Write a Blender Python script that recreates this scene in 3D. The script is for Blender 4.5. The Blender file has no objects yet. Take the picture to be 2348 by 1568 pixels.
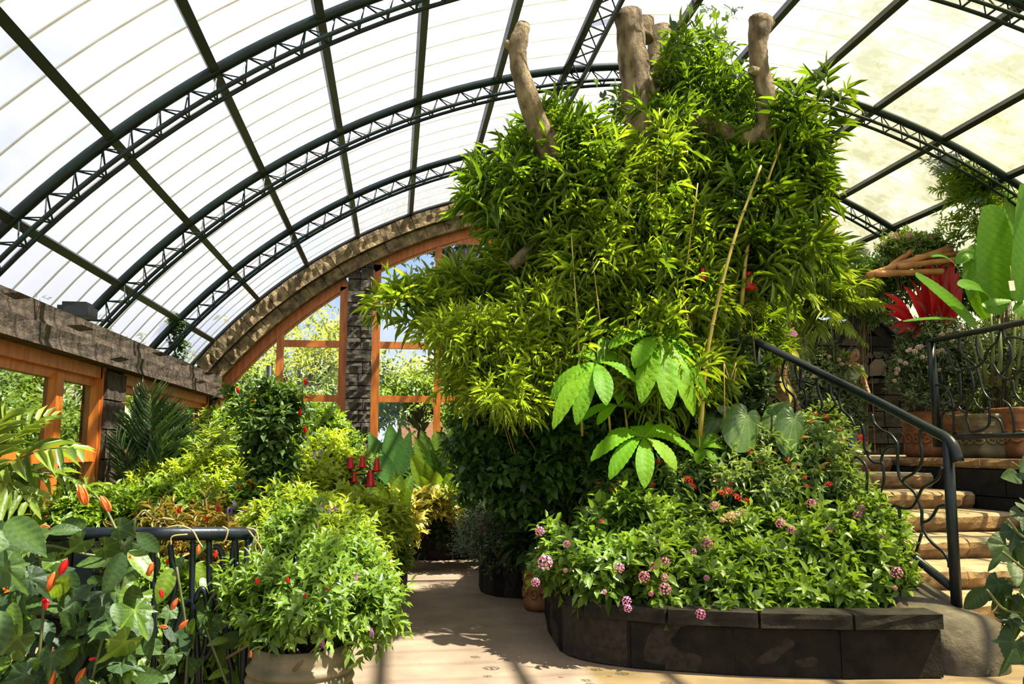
import bpy, math, random
import numpy as np
from mathutils import Vector, Matrix

# ---------------------------------------------------------------- camera, world, sun, exposure
SC = bpy.context.scene
COL = SC.collection
PI = math.pi
F_PX = 1850.0
PITCH = math.atan(246 / F_PX)
YAW = math.atan(269 / F_PX * math.cos(PITCH))
EYE = np.array([0.0, 0.0, 1.6])
cam_d = bpy.data.cameras.new('camera')
cam = bpy.data.objects.new('camera', cam_d)
COL.objects.link(cam)
cam.location = EYE
cam.rotation_euler = (PI / 2 + PITCH, 0, -YAW)
cam_d.sensor_width = 36
cam_d.lens = 36 * F_PX / 2348
cam_d.clip_start = 0.05
cam_d.clip_end = 500
SC.camera = cam

vs = SC.view_settings
vs.view_transform = 'Standard'
vs.look = 'None'
vs.gamma = 1
vs.use_curve_mapping = False
vs.exposure = 0.1
SC.cycles.max_bounces = 8
SC.cycles.transparent_max_bounces = 16
SC.cycles.sample_clamp_indirect = 6
SC.cycles.caustics_reflective = False
SC.cycles.caustics_refractive = False

W_ = bpy.data.worlds.new('sky')
SC.world = W_
W_.use_nodes = True
wn, wl = W_.node_tree.nodes, W_.node_tree.links
wn.clear()
w_out = wn.new('ShaderNodeOutputWorld')
w_bg = wn.new('ShaderNodeBackground')
w_tc = wn.new('ShaderNodeTexCoord')
w_sep = wn.new('ShaderNodeSeparateXYZ')
wl.new(w_tc.outputs['Generated'], w_sep.inputs[0])
w_r = wn.new('ShaderNodeValToRGB')
w_r.color_ramp.elements[0].position = 0.0
w_r.color_ramp.elements[0].color = (0.62, 0.78, 1.0, 1)
w_r.color_ramp.elements[1].position = 0.7
w_r.color_ramp.elements[1].color = (0.13, 0.32, 0.85, 1)
wl.new(w_sep.outputs[2], w_r.inputs[0])
w_n = wn.new('ShaderNodeTexNoise')
w_n.inputs['Scale'].default_value = 2.6
w_n.inputs['Detail'].default_value = 6
w_n.inputs['Roughness'].default_value = 0.55
wl.new(w_tc.outputs['Generated'], w_n.inputs['Vector'])
w_cr = wn.new('ShaderNodeValToRGB')
w_cr.color_ramp.elements[0].position = 0.42
w_cr.color_ramp.elements[1].position = 0.56
wl.new(w_n.outputs['Fac'], w_cr.inputs[0])
w_mx = wn.new('ShaderNodeMixRGB')
w_mx.inputs[2].default_value = (1.1, 1.1, 1.13, 1)
wl.new(w_cr.outputs[0], w_mx.inputs[0])
wl.new(w_r.outputs[0], w_mx.inputs[1])
wl.new(w_mx.outputs[0], w_bg.inputs['Color'])
w_bg.inputs['Strength'].default_value = 1.0
wl.new(w_bg.outputs[0], w_out.inputs[0])

SUN_AZ, SUN_EL = math.radians(110), math.radians(62)     # azimuth from +Y towards +X
sd = bpy.data.lights.new('sun', 'SUN')
sd.energy = 29.0
sd.angle = math.radians(0.8)
sd.color = (1.0, 0.95, 0.84)
so = bpy.data.objects.new('sun', sd)
COL.objects.link(so)
sun_dir = Vector((math.sin(SUN_AZ) * math.cos(SUN_EL), math.cos(SUN_AZ) * math.cos(SUN_EL), math.sin(SUN_EL)))
so.rotation_euler = sun_dir.to_track_quat('Z', 'Y').to_euler()
so.location = (0, 0, 30)

# ---------------------------------------------------------------- photo geometry helpers (a pixel at a depth gives a point)
_R = np.array([math.cos(YAW), -math.sin(YAW), 0])
_F = np.array([math.sin(YAW) * math.cos(PITCH), math.cos(YAW) * math.cos(PITCH), math.sin(PITCH)])
_U = np.cross(_R, _F)
def ray(x, y): return _F * F_PX + _R * (x - 1174) - _U * (y - 784)
def at(x, y, Y):
    d = ray(x, y); return EYE + d * Y / d[1]
def atX(x, y, X):
    d = ray(x, y); return EYE + d * X / d[0]
def atZ(x, y, Z):
    d = ray(x, y); return EYE + d * (Z - 1.6) / d[2]
def at_plane(x, y, p, n):
    d = ray(x, y); n = np.array(n, float)
    return EYE + d * ((np.array(p) - EYE) @ n) / (d @ n)
def V3(a): return np.array(a, dtype=float)
def unit(a):
    a = V3(a); return a / max(1e-9, np.linalg.norm(a))
def px2m(n, Y): return n * Y / F_PX

# ---------------------------------------------------------------- materials
def new_mat(name):
    m = bpy.data.materials.new(name); m.use_nodes = True
    n, l = m.node_tree.nodes, m.node_tree.links
    n.clear()
    out = n.new('ShaderNodeOutputMaterial')
    return m, n, l, out
def rgb(c): return (c[0], c[1], c[2], 1)
def solid(name, c1, c2=None, rough=0.6, scale=8, bump=0.0, bscale=40, metal=0.0, stretch=None, spec=0.5, lo=0.35, hi=0.65, detail=5, bdist=0.01, coord='Object'):
    m, n, l, out = new_mat(name)
    p = n.new('ShaderNodeBsdfPrincipled')
    p.inputs['Roughness'].default_value = rough
    p.inputs['Metallic'].default_value = metal
    p.inputs['Specular IOR Level'].default_value = spec
    tc = n.new('ShaderNodeTexCoord'); mp = n.new('ShaderNodeMapping')
    if stretch: mp.inputs['Scale'].default_value = stretch
    if coord == 'World':
        g = n.new('ShaderNodeNewGeometry'); l.new(g.outputs['Position'], mp.inputs[0])
    else:
        l.new(tc.outputs[coord], mp.inputs[0])
    if c2 is None: c2 = [x * 0.7 for x in c1]
    nz = n.new('ShaderNodeTexNoise'); nz.inputs['Scale'].default_value = scale; nz.inputs['Detail'].default_value = detail
    l.new(mp.outputs[0], nz.inputs['Vector'])
    r = n.new('ShaderNodeValToRGB')
    r.color_ramp.elements[0].position = lo; r.color_ramp.elements[0].color = rgb(c2)
    r.color_ramp.elements[1].position = hi; r.color_ramp.elements[1].color = rgb(c1)
    l.new(nz.outputs['Fac'], r.inputs[0])
    l.new(r.outputs[0], p.inputs['Base Color'])
    if bump > 0:
        nb = n.new('ShaderNodeTexNoise'); nb.inputs['Scale'].default_value = bscale; nb.inputs['Detail'].default_value = 6
        nb.inputs['Roughness'].default_value = 0.65
        l.new(mp.outputs[0], nb.inputs['Vector'])
        b = n.new('ShaderNodeBump'); b.inputs['Strength'].default_value = bump; b.inputs['Distance'].default_value = bdist
        l.new(nb.outputs['Fac'], b.inputs['Height']); l.new(b.outputs[0], p.inputs['Normal'])
    l.new(p.outputs[0], out.inputs[0])
    return m
def leafmat(name, c1, c2, trans=None, tw=0.4, rough=0.36, spec=0.5):
    """c1..c2 run over the leaf attribute var; the leaf also lets light through"""
    m, n, l, out = new_mat(name)
    a = n.new('ShaderNodeAttribute'); a.attribute_name = 'var'
    oi = n.new('ShaderNodeObjectInfo')
    ad = n.new('ShaderNodeMath'); ad.operation = 'MULTIPLY_ADD'; ad.inputs[1].default_value = 0.3
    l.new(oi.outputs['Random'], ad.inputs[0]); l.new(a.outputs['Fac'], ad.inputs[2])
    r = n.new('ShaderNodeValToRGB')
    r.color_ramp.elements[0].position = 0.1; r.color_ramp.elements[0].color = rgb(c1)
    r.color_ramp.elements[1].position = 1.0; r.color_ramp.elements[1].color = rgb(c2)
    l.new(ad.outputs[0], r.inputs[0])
    p = n.new('ShaderNodeBsdfPrincipled'); p.inputs['Roughness'].default_value = rough
    p.inputs['Specular IOR Level'].default_value = spec
    l.new(r.outputs[0], p.inputs['Base Color'])
    nb = n.new('ShaderNodeTexNoise'); nb.inputs['Scale'].default_value = 45
    gm = n.new('ShaderNodeNewGeometry'); l.new(gm.outputs['Position'], nb.inputs['Vector'])
    bp = n.new('ShaderNodeBump'); bp.inputs['Strength'].default_value = 0.35; bp.inputs['Distance'].default_value = 0.01
    l.new(nb.outputs['Fac'], bp.inputs['Height']); l.new(bp.outputs[0], p.inputs['Normal'])
    t = n.new('ShaderNodeBsdfTranslucent')
    g = n.new('ShaderNodeMixRGB'); g.blend_type = 'MULTIPLY'; g.inputs[0].default_value = 1
    g.inputs[2].default_value = rgb(trans or (1.9, 1.7, 0.8))
    l.new(r.outputs[0], g.inputs[1]); l.new(g.outputs[0], t.inputs['Color'])
    mx = n.new('ShaderNodeMixShader'); mx.inputs[0].default_value = tw
    l.new(p.outputs[0], mx.inputs[1]); l.new(t.outputs[0], mx.inputs[2]); l.new(mx.outputs[0], out.inputs[0])
    return m
def roofmat(name, transp, tint, trans, dirt=0.0, sc=1.3):
    m, n, l, out = new_mat(name)
    g = n.new('ShaderNodeNewGeometry')
    mp = n.new('ShaderNodeMapping'); mp.inputs['Scale'].default_value = (1, 0.9, 1)
    l.new(g.outputs['Position'], mp.inputs[0])
    nz = n.new('ShaderNodeTexNoise'); nz.inputs['Scale'].default_value = sc; nz.inputs['Detail'].default_value = 7; nz.inputs['Roughness'].default_value = 0.7
    l.new(mp.outputs[0], nz.inputs['Vector'])
    r = n.new('ShaderNodeValToRGB')
    r.color_ramp.elements[0].position = 0.40; r.color_ramp.elements[1].position = 0.62
    d = 1 - dirt
    r.color_ramp.elements[0].color = (trans[0] * d, trans[1] * d, trans[2] * (d - dirt * 0.35), 1)
    r.color_ramp.elements[1].color = rgb(trans)
    l.new(nz.outputs['Fac'], r.inputs[0])
    t = n.new('ShaderNodeBsdfTranslucent'); l.new(r.outputs[0], t.inputs['Color'])
    tr = n.new('ShaderNodeBsdfTransparent')
    tm = n.new('ShaderNodeMixRGB'); tm.blend_type = 'MULTIPLY'; tm.inputs[0].default_value = 1; tm.inputs[2].default_value = rgb(tint)
    l.new(r.outputs[0], tm.inputs[1]); l.new(tm.outputs[0], tr.inputs['Color'])
    mx = n.new('ShaderNodeMixShader'); mx.inputs[0].default_value = transp
    l.new(t.outputs[0], mx.inputs[1]); l.new(tr.outputs[0], mx.inputs[2])
    gl = n.new('ShaderNodeBsdfGlossy'); gl.inputs['Roughness'].default_value = 0.3
    m2 = n.new('ShaderNodeMixShader'); m2.inputs[0].default_value = 0.04
    l.new(mx.outputs[0], m2.inputs[1]); l.new(gl.outputs[0], m2.inputs[2]); l.new(m2.outputs[0], out.inputs[0])
    return m
def glassmat(name, tint, refl, ior=1.3):
    m, n, l, out = new_mat(name)
    tr = n.new('ShaderNodeBsdfTransparent'); tr.inputs[0].default_value = rgb(tint)
    gl = n.new('ShaderNodeBsdfGlossy'); gl.inputs['Roughness'].default_value = 0.02
    fr = n.new('ShaderNodeFresnel'); fr.inputs[0].default_value = ior
    a = n.new('ShaderNodeMath'); a.operation = 'ADD'; a.inputs[1].default_value = refl; a.use_clamp = True
    l.new(fr.outputs[0], a.inputs[0])
    mx = n.new('ShaderNodeMixShader'); l.new(a.outputs[0], mx.inputs[0])
    l.new(tr.outputs[0], mx.inputs[1]); l.new(gl.outputs[0], mx.inputs[2]); l.new(mx.outputs[0], out.inputs[0])
    return m

MT = {}
MT['roof'] = roofmat('roof_polycarbonate', 0.60, (2.6, 2.64, 2.7), (0.33, 0.33, 0.35), 0.03)
MT['roof_dirty'] = roofmat('roof_polycarbonate_weathered', 0.52, (2.9, 2.8, 2.35), (0.28, 0.275, 0.23), 0.38, 2.2)
MT['seam'] = roofmat('roof_seam', 0.25, (.9, .88, .8), (0.62, 0.60, 0.52), 0.1)
MT['steel'] = solid('dark_green_steel', (0.008, 0.020, 0.016), (0.004, 0.009, 0.008), 0.4, scale=5, spec=.3)
MT['purlin'] = solid('black_steel', (0.012, 0.014, 0.012), (0.007, 0.008, 0.007), 0.45, scale=5)
MT['iron'] = solid('black_wrought_iron', (0.010, 0.016, 0.017), (0.005, 0.008, 0.009), 0.32, scale=12, bump=0.15, bscale=60, spec=.35)
MT['wood'] = solid('orange_varnished_wood', (0.62, 0.19, 0.022), (0.42, 0.105, 0.010), 0.42, scale=3, stretch=(6, 6, 1), bump=0.1, bscale=30)
MT['glass'] = glassmat('window_glass', (0.93, 0.95, 0.94), 0.02)
MT['glass_side'] = glassmat('side_window_glass', (0.42, 0.48, 0.38), 0.0, 1.18)
def stone(name, a, b, bump=1.0, sc=7, bs=22, rough=0.9, bd=0.05):
    return solid(name, a, b, rough, scale=sc, bump=bump, bscale=bs, bdist=bd, coord='World', lo=0.3, hi=0.72, spec=0.2, detail=9)
MT['arch_stone'] = stone('gold_brown_rough_stone', (0.46, 0.33, 0.15), (0.07, 0.05, 0.03))
MT['pillar_stone'] = stone('dark_split_stone', (0.17, 0.14, 0.095), (0.035, 0.03, 0.024))
MT['beam_stone'] = stone('brown_rendered_stone', (0.15, 0.11, 0.068), (0.035, 0.028, 0.020), sc=10)
MT['planter_stone'] = stone('black_brown_stone', (0.024, 0.020, 0.015), (0.008, 0.007, 0.006), bump=0.6)
MT['cap_stone'] = stone('black_cap_stone', (0.042, 0.037, 0.029), (0.012, 0.011, 0.009), bump=0.6)
MT['niche_wall'] = stone('near_black_wall_stone', (0.014, 0.013, 0.011), (0.005, 0.005, 0.0045), bump=0.5)
MT['stringer'] = stone('grey_brown_stringer_stone', (0.16, 0.135, 0.10), (0.06, 0.052, 0.042), bump=0.9, bs=26, bd=0.025)
MT['tread'] = stone('buff_sandstone', (0.44, 0.35, 0.23), (0.29, 0.21, 0.13), bump=0.25, bs=30, sc=4, bd=0.01)
MT['riser'] = stone('rough_ochre_sandstone', (0.40, 0.25, 0.12), (0.17, 0.10, 0.05), bump=1.0, bs=24, bd=0.03)
MT['mortar'] = stone('dark_mortar', (0.03, 0.027, 0.022), (0.015, 0.013, 0.01), bump=0.3)
MT['floor'] = stone('buff_concrete_path', (0.30, 0.22, 0.138), (0.18, 0.13, 0.08), bump=0.7, sc=2.2, bs=14, bd=0.012)
MT['soil'] = solid('dark_soil', (0.035, 0.024, 0.015), (0.012, 0.009, 0.006), 0.95, scale=20, bump=0.6, bscale=60)
MT['lawn'] = solid('lawn', (0.10, 0.20, 0.03), (0.05, 0.10, 0.015), 0.9, scale=3, bump=0.5, bscale=60)
MT['terracotta'] = solid('terracotta', (0.33, 0.13, 0.045), (0.17, 0.065, 0.025), 0.7, scale=7, bump=0.25, bscale=40)
MT['buffpot'] = solid('buff_cast_stone', (0.22, 0.165, 0.085), (0.09, 0.08, 0.035), 0.65, scale=6, bump=0.3, bscale=45)
MT['bark'] = solid('tan_bark', (0.40, 0.29, 0.15), (0.09, 0.06, 0.03), 0.9, scale=9, bump=1.0, bscale=26, bdist=0.06, stretch=(1, 1, 0.45), spec=.2)
MT['cut'] = solid('sawn_end', (0.30, 0.25, 0.13), (0.14, 0.13, 0.06), 0.8, scale=14)
MT['fibre'] = solid('brown_fibrous_trunk', (0.34, 0.22, 0.11), (0.08, 0.05, 0.025), 0.95, scale=14, bump=1.0, bscale=40, stretch=(1, 1, 4), bdist=0.03)
MT['shutter'] = solid('dark_shutter_wood', (.03, .012, .006), (.015, .006, .003), .7)
MT['log'] = solid('orange_brown_log', (0.50, 0.22, 0.07), (0.28, 0.11, 0.035), 0.55, scale=4, bump=0.3, bscale=20, stretch=(1, 1, 1))
MT['culm'] = solid('yellow_bamboo_cane', (0.46, 0.32, 0.05), (0.25, 0.22, 0.04), 0.4, scale=9)
MT['stem'] = solid('green_stem', (0.12, 0.16, 0.035), (0.07, 0.07, 0.02), 0.6, scale=9)
MT['brown_stem'] = solid('brown_stem', (0.16, 0.10, 0.04), (0.07, 0.045, 0.02), 0.7, scale=9)
MT['tendril'] = solid('dry_tendril', (0.50, 0.36, 0.12), (0.3, 0.2, 0.06), 0.6, scale=9)
MT['trunk_out'] = solid('outside_trunk', (0.10, 0.075, 0.05), (0.04, 0.03, 0.02), 0.9)
MT['brick'] = solid('outside_brick', (0.42, 0.17, 0.10), (0.30, 0.12, 0.08), 0.9, scale=10, bump=0.2, bscale=30)
MT['rooftile'] = solid('outside_roof', (0.22, 0.19, 0.15), (0.13, 0.11, 0.09), 0.9)
MT['render_wall'] = solid('outside_cream_render', (0.62, 0.55, 0.38), (0.5, 0.44, 0.3), 0.9)
MT['redplastic'] = solid('red_plastic', (0.62, 0.012, 0.010), (0.5, 0.01, 0.01), 0.3)
MT['label'] = solid('green_label', (0.03, 0.30, 0.12), (0.02, 0.22, 0.09), 0.5)
MT['white'] = solid('white_card', (0.75, 0.72, 0.62), (0.65, 0.6, 0.5), 0.6)
MT['grey'] = solid('grey_metal', (0.45, 0.47, 0.46), (0.3, 0.31, 0.3), 0.35)
# leaves; dark ends of the greens lowered to imitate foliage shadow
LF = {}
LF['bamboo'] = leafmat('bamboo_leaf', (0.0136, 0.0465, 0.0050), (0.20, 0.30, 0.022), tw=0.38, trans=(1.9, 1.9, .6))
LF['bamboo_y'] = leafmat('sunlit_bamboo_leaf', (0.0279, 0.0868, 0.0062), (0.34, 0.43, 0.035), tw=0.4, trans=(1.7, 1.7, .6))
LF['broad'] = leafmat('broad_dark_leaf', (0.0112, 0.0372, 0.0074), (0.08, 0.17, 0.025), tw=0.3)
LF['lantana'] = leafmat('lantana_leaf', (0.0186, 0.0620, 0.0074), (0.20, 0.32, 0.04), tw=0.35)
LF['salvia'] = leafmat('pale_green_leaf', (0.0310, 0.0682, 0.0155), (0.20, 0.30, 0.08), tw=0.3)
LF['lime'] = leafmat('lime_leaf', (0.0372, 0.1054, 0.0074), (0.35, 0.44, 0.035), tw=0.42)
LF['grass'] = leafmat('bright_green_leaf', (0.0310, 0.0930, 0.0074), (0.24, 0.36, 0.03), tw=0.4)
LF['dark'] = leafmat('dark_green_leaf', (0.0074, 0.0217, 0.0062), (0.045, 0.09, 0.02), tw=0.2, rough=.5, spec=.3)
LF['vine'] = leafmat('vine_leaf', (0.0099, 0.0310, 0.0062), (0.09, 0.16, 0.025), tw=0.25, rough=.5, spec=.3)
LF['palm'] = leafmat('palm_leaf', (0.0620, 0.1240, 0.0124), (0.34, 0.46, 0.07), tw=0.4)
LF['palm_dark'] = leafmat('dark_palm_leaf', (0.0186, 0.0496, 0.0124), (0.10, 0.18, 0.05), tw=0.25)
LF['cecropia'] = leafmat('palmate_leaf', (0.10, 0.27, 0.006), (0.22, 0.42, 0.015), tw=0.5, trans=(1.9, 1.6, .6), spec=.2, rough=.5)
LF['banana'] = leafmat('banana_leaf', (0.05, 0.17, 0.010), (0.14, 0.34, 0.02), tw=0.5, trans=(2.2, 1.7, .6))
LF['strel'] = leafmat('dark_paddle_leaf', (0.02, 0.08, 0.02), (0.07, 0.17, 0.03), tw=0.3)
LF['philo'] = leafmat('heart_leaf', (0.0310, 0.0806, 0.0186), (0.15, 0.26, 0.08), tw=0.25, rough=0.3)
LF['cordy'] = leafmat('red_cordyline_leaf', (0.16, 0.008, 0.014), (0.55, 0.02, 0.03), tw=0.4, trans=(1.8, .7, .7))
LF['yellow'] = leafmat('variegated_yellow_leaf', (0.24, 0.26, 0.03), (0.62, 0.55, 0.10), tw=0.3, trans=(1.2, 1.1, .6))
LF['greygreen'] = leafmat('grey_green_leaf', (0.0248, 0.0558, 0.0217), (0.15, 0.21, 0.10), tw=0.2)
LF['croton'] = leafmat('orange_green_leaf', (0.06, 0.13, 0.02), (0.30, 0.20, 0.03), tw=0.35, trans=(1.3, 1.1, .6))
LF['out_y'] = leafmat('outside_yellow_leaf', (0.12, 0.17, 0.03), (0.30, 0.33, 0.07), tw=0.4)
LF['out_g'] = leafmat('outside_green_leaf', (0.05, 0.10, 0.02), (0.18, 0.25, 0.05), tw=0.35)
LF['out_d'] = leafmat('outside_dark_leaf', (0.015, 0.035, 0.012), (0.07, 0.10, 0.03), tw=0.2)
LF['pink'] = leafmat('pink_petal', (0.72, 0.10, 0.34), (0.92, 0.40, 0.60), tw=0.3, trans=(1, 1, 1), rough=0.6)
LF['palepink'] = leafmat('pale_pink_petal', (0.70, 0.36, 0.32), (0.9, 0.72, 0.66), tw=0.3, trans=(1, 1, 1), rough=0.6)
LF['salmon'] = leafmat('salmon_petal', (0.85, 0.25, 0.20), (0.98, 0.72, 0.55), tw=0.3, trans=(1, 1, 1), rough=0.6)
LF['red'] = leafmat('red_petal', (0.55, 0.004, 0.008), (0.85, 0.02, 0.02), tw=0.3, trans=(1, 1, 1), rough=0.5)
LF['orange'] = leafmat('orange_red_petal', (0.50, 0.07, 0.02), (0.80, 0.22, 0.04), tw=0.3, trans=(1, 1, 1), rough=0.5)
LF['purple'] = leafmat('purple_petal', (0.22, 0.10, 0.50), (0.45, 0.28, 0.75), tw=0.3, trans=(1, 1, 1), rough=0.5)
LF['magenta'] = leafmat('magenta_petal', (0.50, 0.03, 0.45), (0.80, 0.30, 0.75), tw=0.3, trans=(1, 1, 1), rough=0.5)
LF['blue'] = leafmat('blue_wing', (0.20, 0.32, 0.75), (0.40, 0.50, 0.95), tw=0.3, trans=(1, 1, 1), rough=0.4)

# ---------------------------------------------------------------- mesh helpers
ORG = {}
class MB:
    def __init__(s): s.v = []; s.f = []; s.n = 0; s.var = []
    def add(s, v, f, var=0.5):
        v = np.asarray(v, float).reshape(-1, 3)
        s.v.append(v); s.f += [tuple(int(i) + s.n for i in q) for q in f]; s.n += len(v)
        s.var.append(np.full(len(v), var) if np.isscalar(var) else np.asarray(var, float))
        return s
    def box(s, c, size, rz=0.0, R=None):
        hx, hy, hz = [q / 2 for q in size]
        p = np.array([(x, y, z) for x in (-hx, hx) for y in (-hy, hy) for z in (-hz, hz)])
        if R is None:
            cz, sz = math.cos(rz), math.sin(rz); R = np.array([[cz, -sz, 0], [sz, cz, 0], [0, 0, 1]])
        p = p @ np.array(R).T + V3(c)
        return s.add(p, [(0, 1, 3, 2), (4, 6, 7, 5), (0, 4, 5, 1), (2, 3, 7, 6), (0, 2, 6, 4), (1, 5, 7, 3)])
    def bar(s, a, b, w, h=None, up=(0, 0, 1)):
        a, b = V3(a), V3(b); d = unit(b - a); x = unit(np.cross(d, up)) if abs(d @ V3(up)) < .999 else np.array([1., 0, 0])
        z = np.cross(x, d); R = np.stack([x, d, z], 1)
        return s.box((a + b) / 2, (w, np.linalg.norm(b - a), h or w), R=R)
    def tube(s, path, r, n=8, caps=True, wob=0.0, rng=None, var=0.5):
        P = np.array(path, float); k = len(P)
        rr = np.full(k, r, float) if np.isscalar(r) else np.array(r, float)
        T = np.gradient(P, axis=0); T /= np.maximum(1e-9, np.linalg.norm(T, axis=1))[:, None]
        ref = np.array([0, 0, 1.]) if abs(T[0][2]) < .9 else np.array([1., 0, 0])
        u = unit(np.cross(T[0], ref)); vs_ = []
        for i in range(k):
            u = unit(u - T[i] * (u @ T[i])); w = np.cross(T[i], u)
            a = np.arange(n) * 2 * PI / n
            q = rr[i] * (1 + (rng.normal(0, wob, n) if wob else 0))
            vs_.append(P[i] + (np.cos(a) * q)[:, None] * u + (np.sin(a) * q)[:, None] * w)
        f = [(i * n + j, i * n + (j + 1) % n, (i + 1) * n + (j + 1) % n, (i + 1) * n + j) for i in range(k - 1) for j in range(n)]
        if caps: f += [tuple(range(n - 1, -1, -1)), tuple((k - 1) * n + j for j in range(n))]
        return s.add(np.concatenate(vs_), f, var)
    def lathe(s, prof, c=(0, 0, 0), n=24, sq=0.0):
        a = np.arange(n) * 2 * PI / n
        ca, sa = np.cos(a), np.sin(a)
        if sq:   # squarish section
            k_ = (np.abs(ca) ** sq + np.abs(sa) ** sq) ** (-1 / sq); ca, sa = ca * k_, sa * k_
        vv = np.concatenate([np.stack([ca * r, sa * r, np.full(n, z)], 1) for r, z in prof]) + V3(c)
        f = [(i * n + j, i * n + (j + 1) % n, (i + 1) * n + (j + 1) % n, (i + 1) * n + j) for i in range(len(prof) - 1) for j in range(n)]
        f += [tuple(range(n - 1, -1, -1)), tuple((len(prof) - 1) * n + j for j in range(n))]
        return s.add(vv, f)
    def prism(s, poly, z0, z1):
        n = len(poly); p = [(x, y, z0) for x, y in poly] + [(x, y, z1) for x, y in poly]
        return s.add(p, [tuple(range(n - 1, -1, -1)), tuple(range(n, 2 * n))] + [(i, (i + 1) % n, (i + 1) % n + n, i + n) for i in range(n)])
    def sphere(s, c, r, n=10, m=7, var=0.5):
        r = V3([r] * 3) if np.isscalar(r) else V3(r)
        vv = [(0, 0, -1)] + [(math.cos(2 * PI * j / n) * math.cos(t), math.sin(2 * PI * j / n) * math.cos(t), math.sin(t)) for t in [(-PI / 2 + PI * i / m) for i in range(1, m)] for j in range(n)] + [(0, 0, 1)]
        f = [(0, 1 + (j + 1) % n, 1 + j) for j in range(n)]
        for i in range(m - 2):
            f += [(1 + i * n + j, 1 + i * n + (j + 1) % n, 1 + (i + 1) * n + (j + 1) % n, 1 + (i + 1) * n + j) for j in range(n)]
        L = 1 + (m - 1) * n; f += [(L, L - n + j, L - n + (j + 1) % n) for j in range(n)]
        return s.add(np.array(vv) * r + V3(c), f, var)
    def mesh(s, name, org=(0, 0, 0), smooth=True, mat=None):
        v = np.concatenate(s.v) - V3(org)
        me = bpy.data.meshes.new(name); me.from_pydata(v.tolist(), [], s.f)
        at_ = me.attributes.new('var', 'FLOAT', 'POINT'); at_.data.foreach_set('value', np.concatenate(s.var).astype(np.float32))
        if smooth: me.polygons.foreach_set('use_smooth', [True] * len(me.polygons))
        if mat: me.materials.append(mat)
        me.update(); return me
def _set(o, label, cat, group, kind):
    if label: o['label'] = label
    if cat: o['category'] = cat
    if group: o['group'] = group
    if kind: o['kind'] = kind
def thing(name, label, cat, loc, group=None, kind=None, parent=None):
    o = bpy.data.objects.new(name, None); COL.objects.link(o)
    o.location = V3(loc); o.empty_display_size = 0.1
    ORG[o] = V3(loc); _set(o, label, cat, group, kind); return o
def add(name, mb, mat, parent=None, smooth=True, label=None, cat=None, group=None, kind=None):
    org = ORG.get(parent, np.zeros(3)) if parent else np.zeros(3)
    if isinstance(mb, MB): me = mb.mesh(name, org, smooth, mat)
    else:
        me = mb; me.name = name
        if org.any(): me.transform(Matrix.Translation(Vector(-org)))
        if mat and not me.materials: me.materials.append(mat)
    o = bpy.data.objects.new(name, me); COL.objects.link(o)
    if parent: o.parent = parent
    ORG[o] = org; _set(o, label, cat, group, kind); return o
def flat_normals(o): o.data.polygons.foreach_set('use_smooth', [False] * len(o.data.polygons)); return o
def place(name, me, parent, pos, R=None, S=(1, 1, 1), label=None, cat=None, group=None):
    """one more object on a shared mesh, at world pos, axes = columns of R"""
    o = bpy.data.objects.new(name, me); COL.objects.link(o)
    org = ORG.get(parent, np.zeros(3)) if parent else np.zeros(3)
    if R is None: R = np.eye(3)
    m = np.eye(4); m[:3, :3] = np.array(R) * np.array(S)[None, :]; m[:3, 3] = V3(pos) - org
    if parent: o.parent = parent
    o.matrix_local = Matrix(m.tolist()); _set(o, label, cat, group, None)
    ORG[o] = org
    return o
def frame(d, up=(0, 0, 1)):
    """rotation whose X axis is d and whose Z axis leans to up"""
    d = unit(d); y = np.cross(up, d)
    y = unit(y) if np.linalg.norm(y) > 1e-4 else unit(np.cross((1, 0, 0), d))
    return np.stack([d, y, np.cross(d, y)], 1)
def bez(p0, p1, p2, n):
    t = np.linspace(0, 1, n)[:, None]; return (1 - t) ** 2 * V3(p0) + 2 * t * (1 - t) * V3(p1) + t * t * V3(p2)
def smoothpath(P, n=4):
    P = [V3(p) for p in P]; Q = [2 * P[0] - P[1]] + P + [2 * P[-1] - P[-2]]; out = []
    for i in range(1, len(Q) - 2):
        for k in range(n):
            t = k / n; a, b, c, d = Q[i - 1], Q[i], Q[i + 1], Q[i + 2]
            out.append(.5 * ((2 * b) + (-a + c) * t + (2 * a - 5 * b + 4 * c - d) * t * t + (-a + 3 * b - 3 * c + d) * t ** 3))
    out.append(P[-1]); return np.array(out)

# leaf fields -------------------------------------------------------------------------------------
def leaf_tpl(st, fold=0.12, droop=0.25, lobes=None):
    """st: stations (t, width) between base and tip"""
    v = [(0, 0, 0)]
    for t, w in st:
        z = -droop * t * t
        v += [(t, -w / 2, z + fold * w), (t, 0, z), (t, w / 2, z + fold * w)]
    v.append((1, 0, -droop)); k = len(st); f = [(0, 1, 2), (0, 2, 3)]
    for i in range(k - 1):
        a = 1 + 3 * i; b = a + 3
        f += [(a, b, b + 1, a + 1), (a + 1, b + 1, b + 2, a + 2)]
    a = 1 + 3 * (k - 1); T = len(v) - 1
    f += [(a, T, a + 1), (a + 1, T, a + 2)]
    return np.array(v, float), f
TP = {
 'lance': leaf_tpl([(.3, 1.0), (.7, .75)], .15, .28),
 'ovate': leaf_tpl([(.22, .88), (.6, .9)], .14, .22),
 'small': leaf_tpl([(.35, 1.0)], .12, .12),
 'heart': leaf_tpl([(.02, .75), (.25, 1.0), (.6, .75)], .10, .25),
 'bam': leaf_tpl([(.25, 1.0), (.7, .7)], .18, .14),
 'strap': leaf_tpl([(.3, 1.0), (.7, .8)], .2, .55),
}
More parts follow.
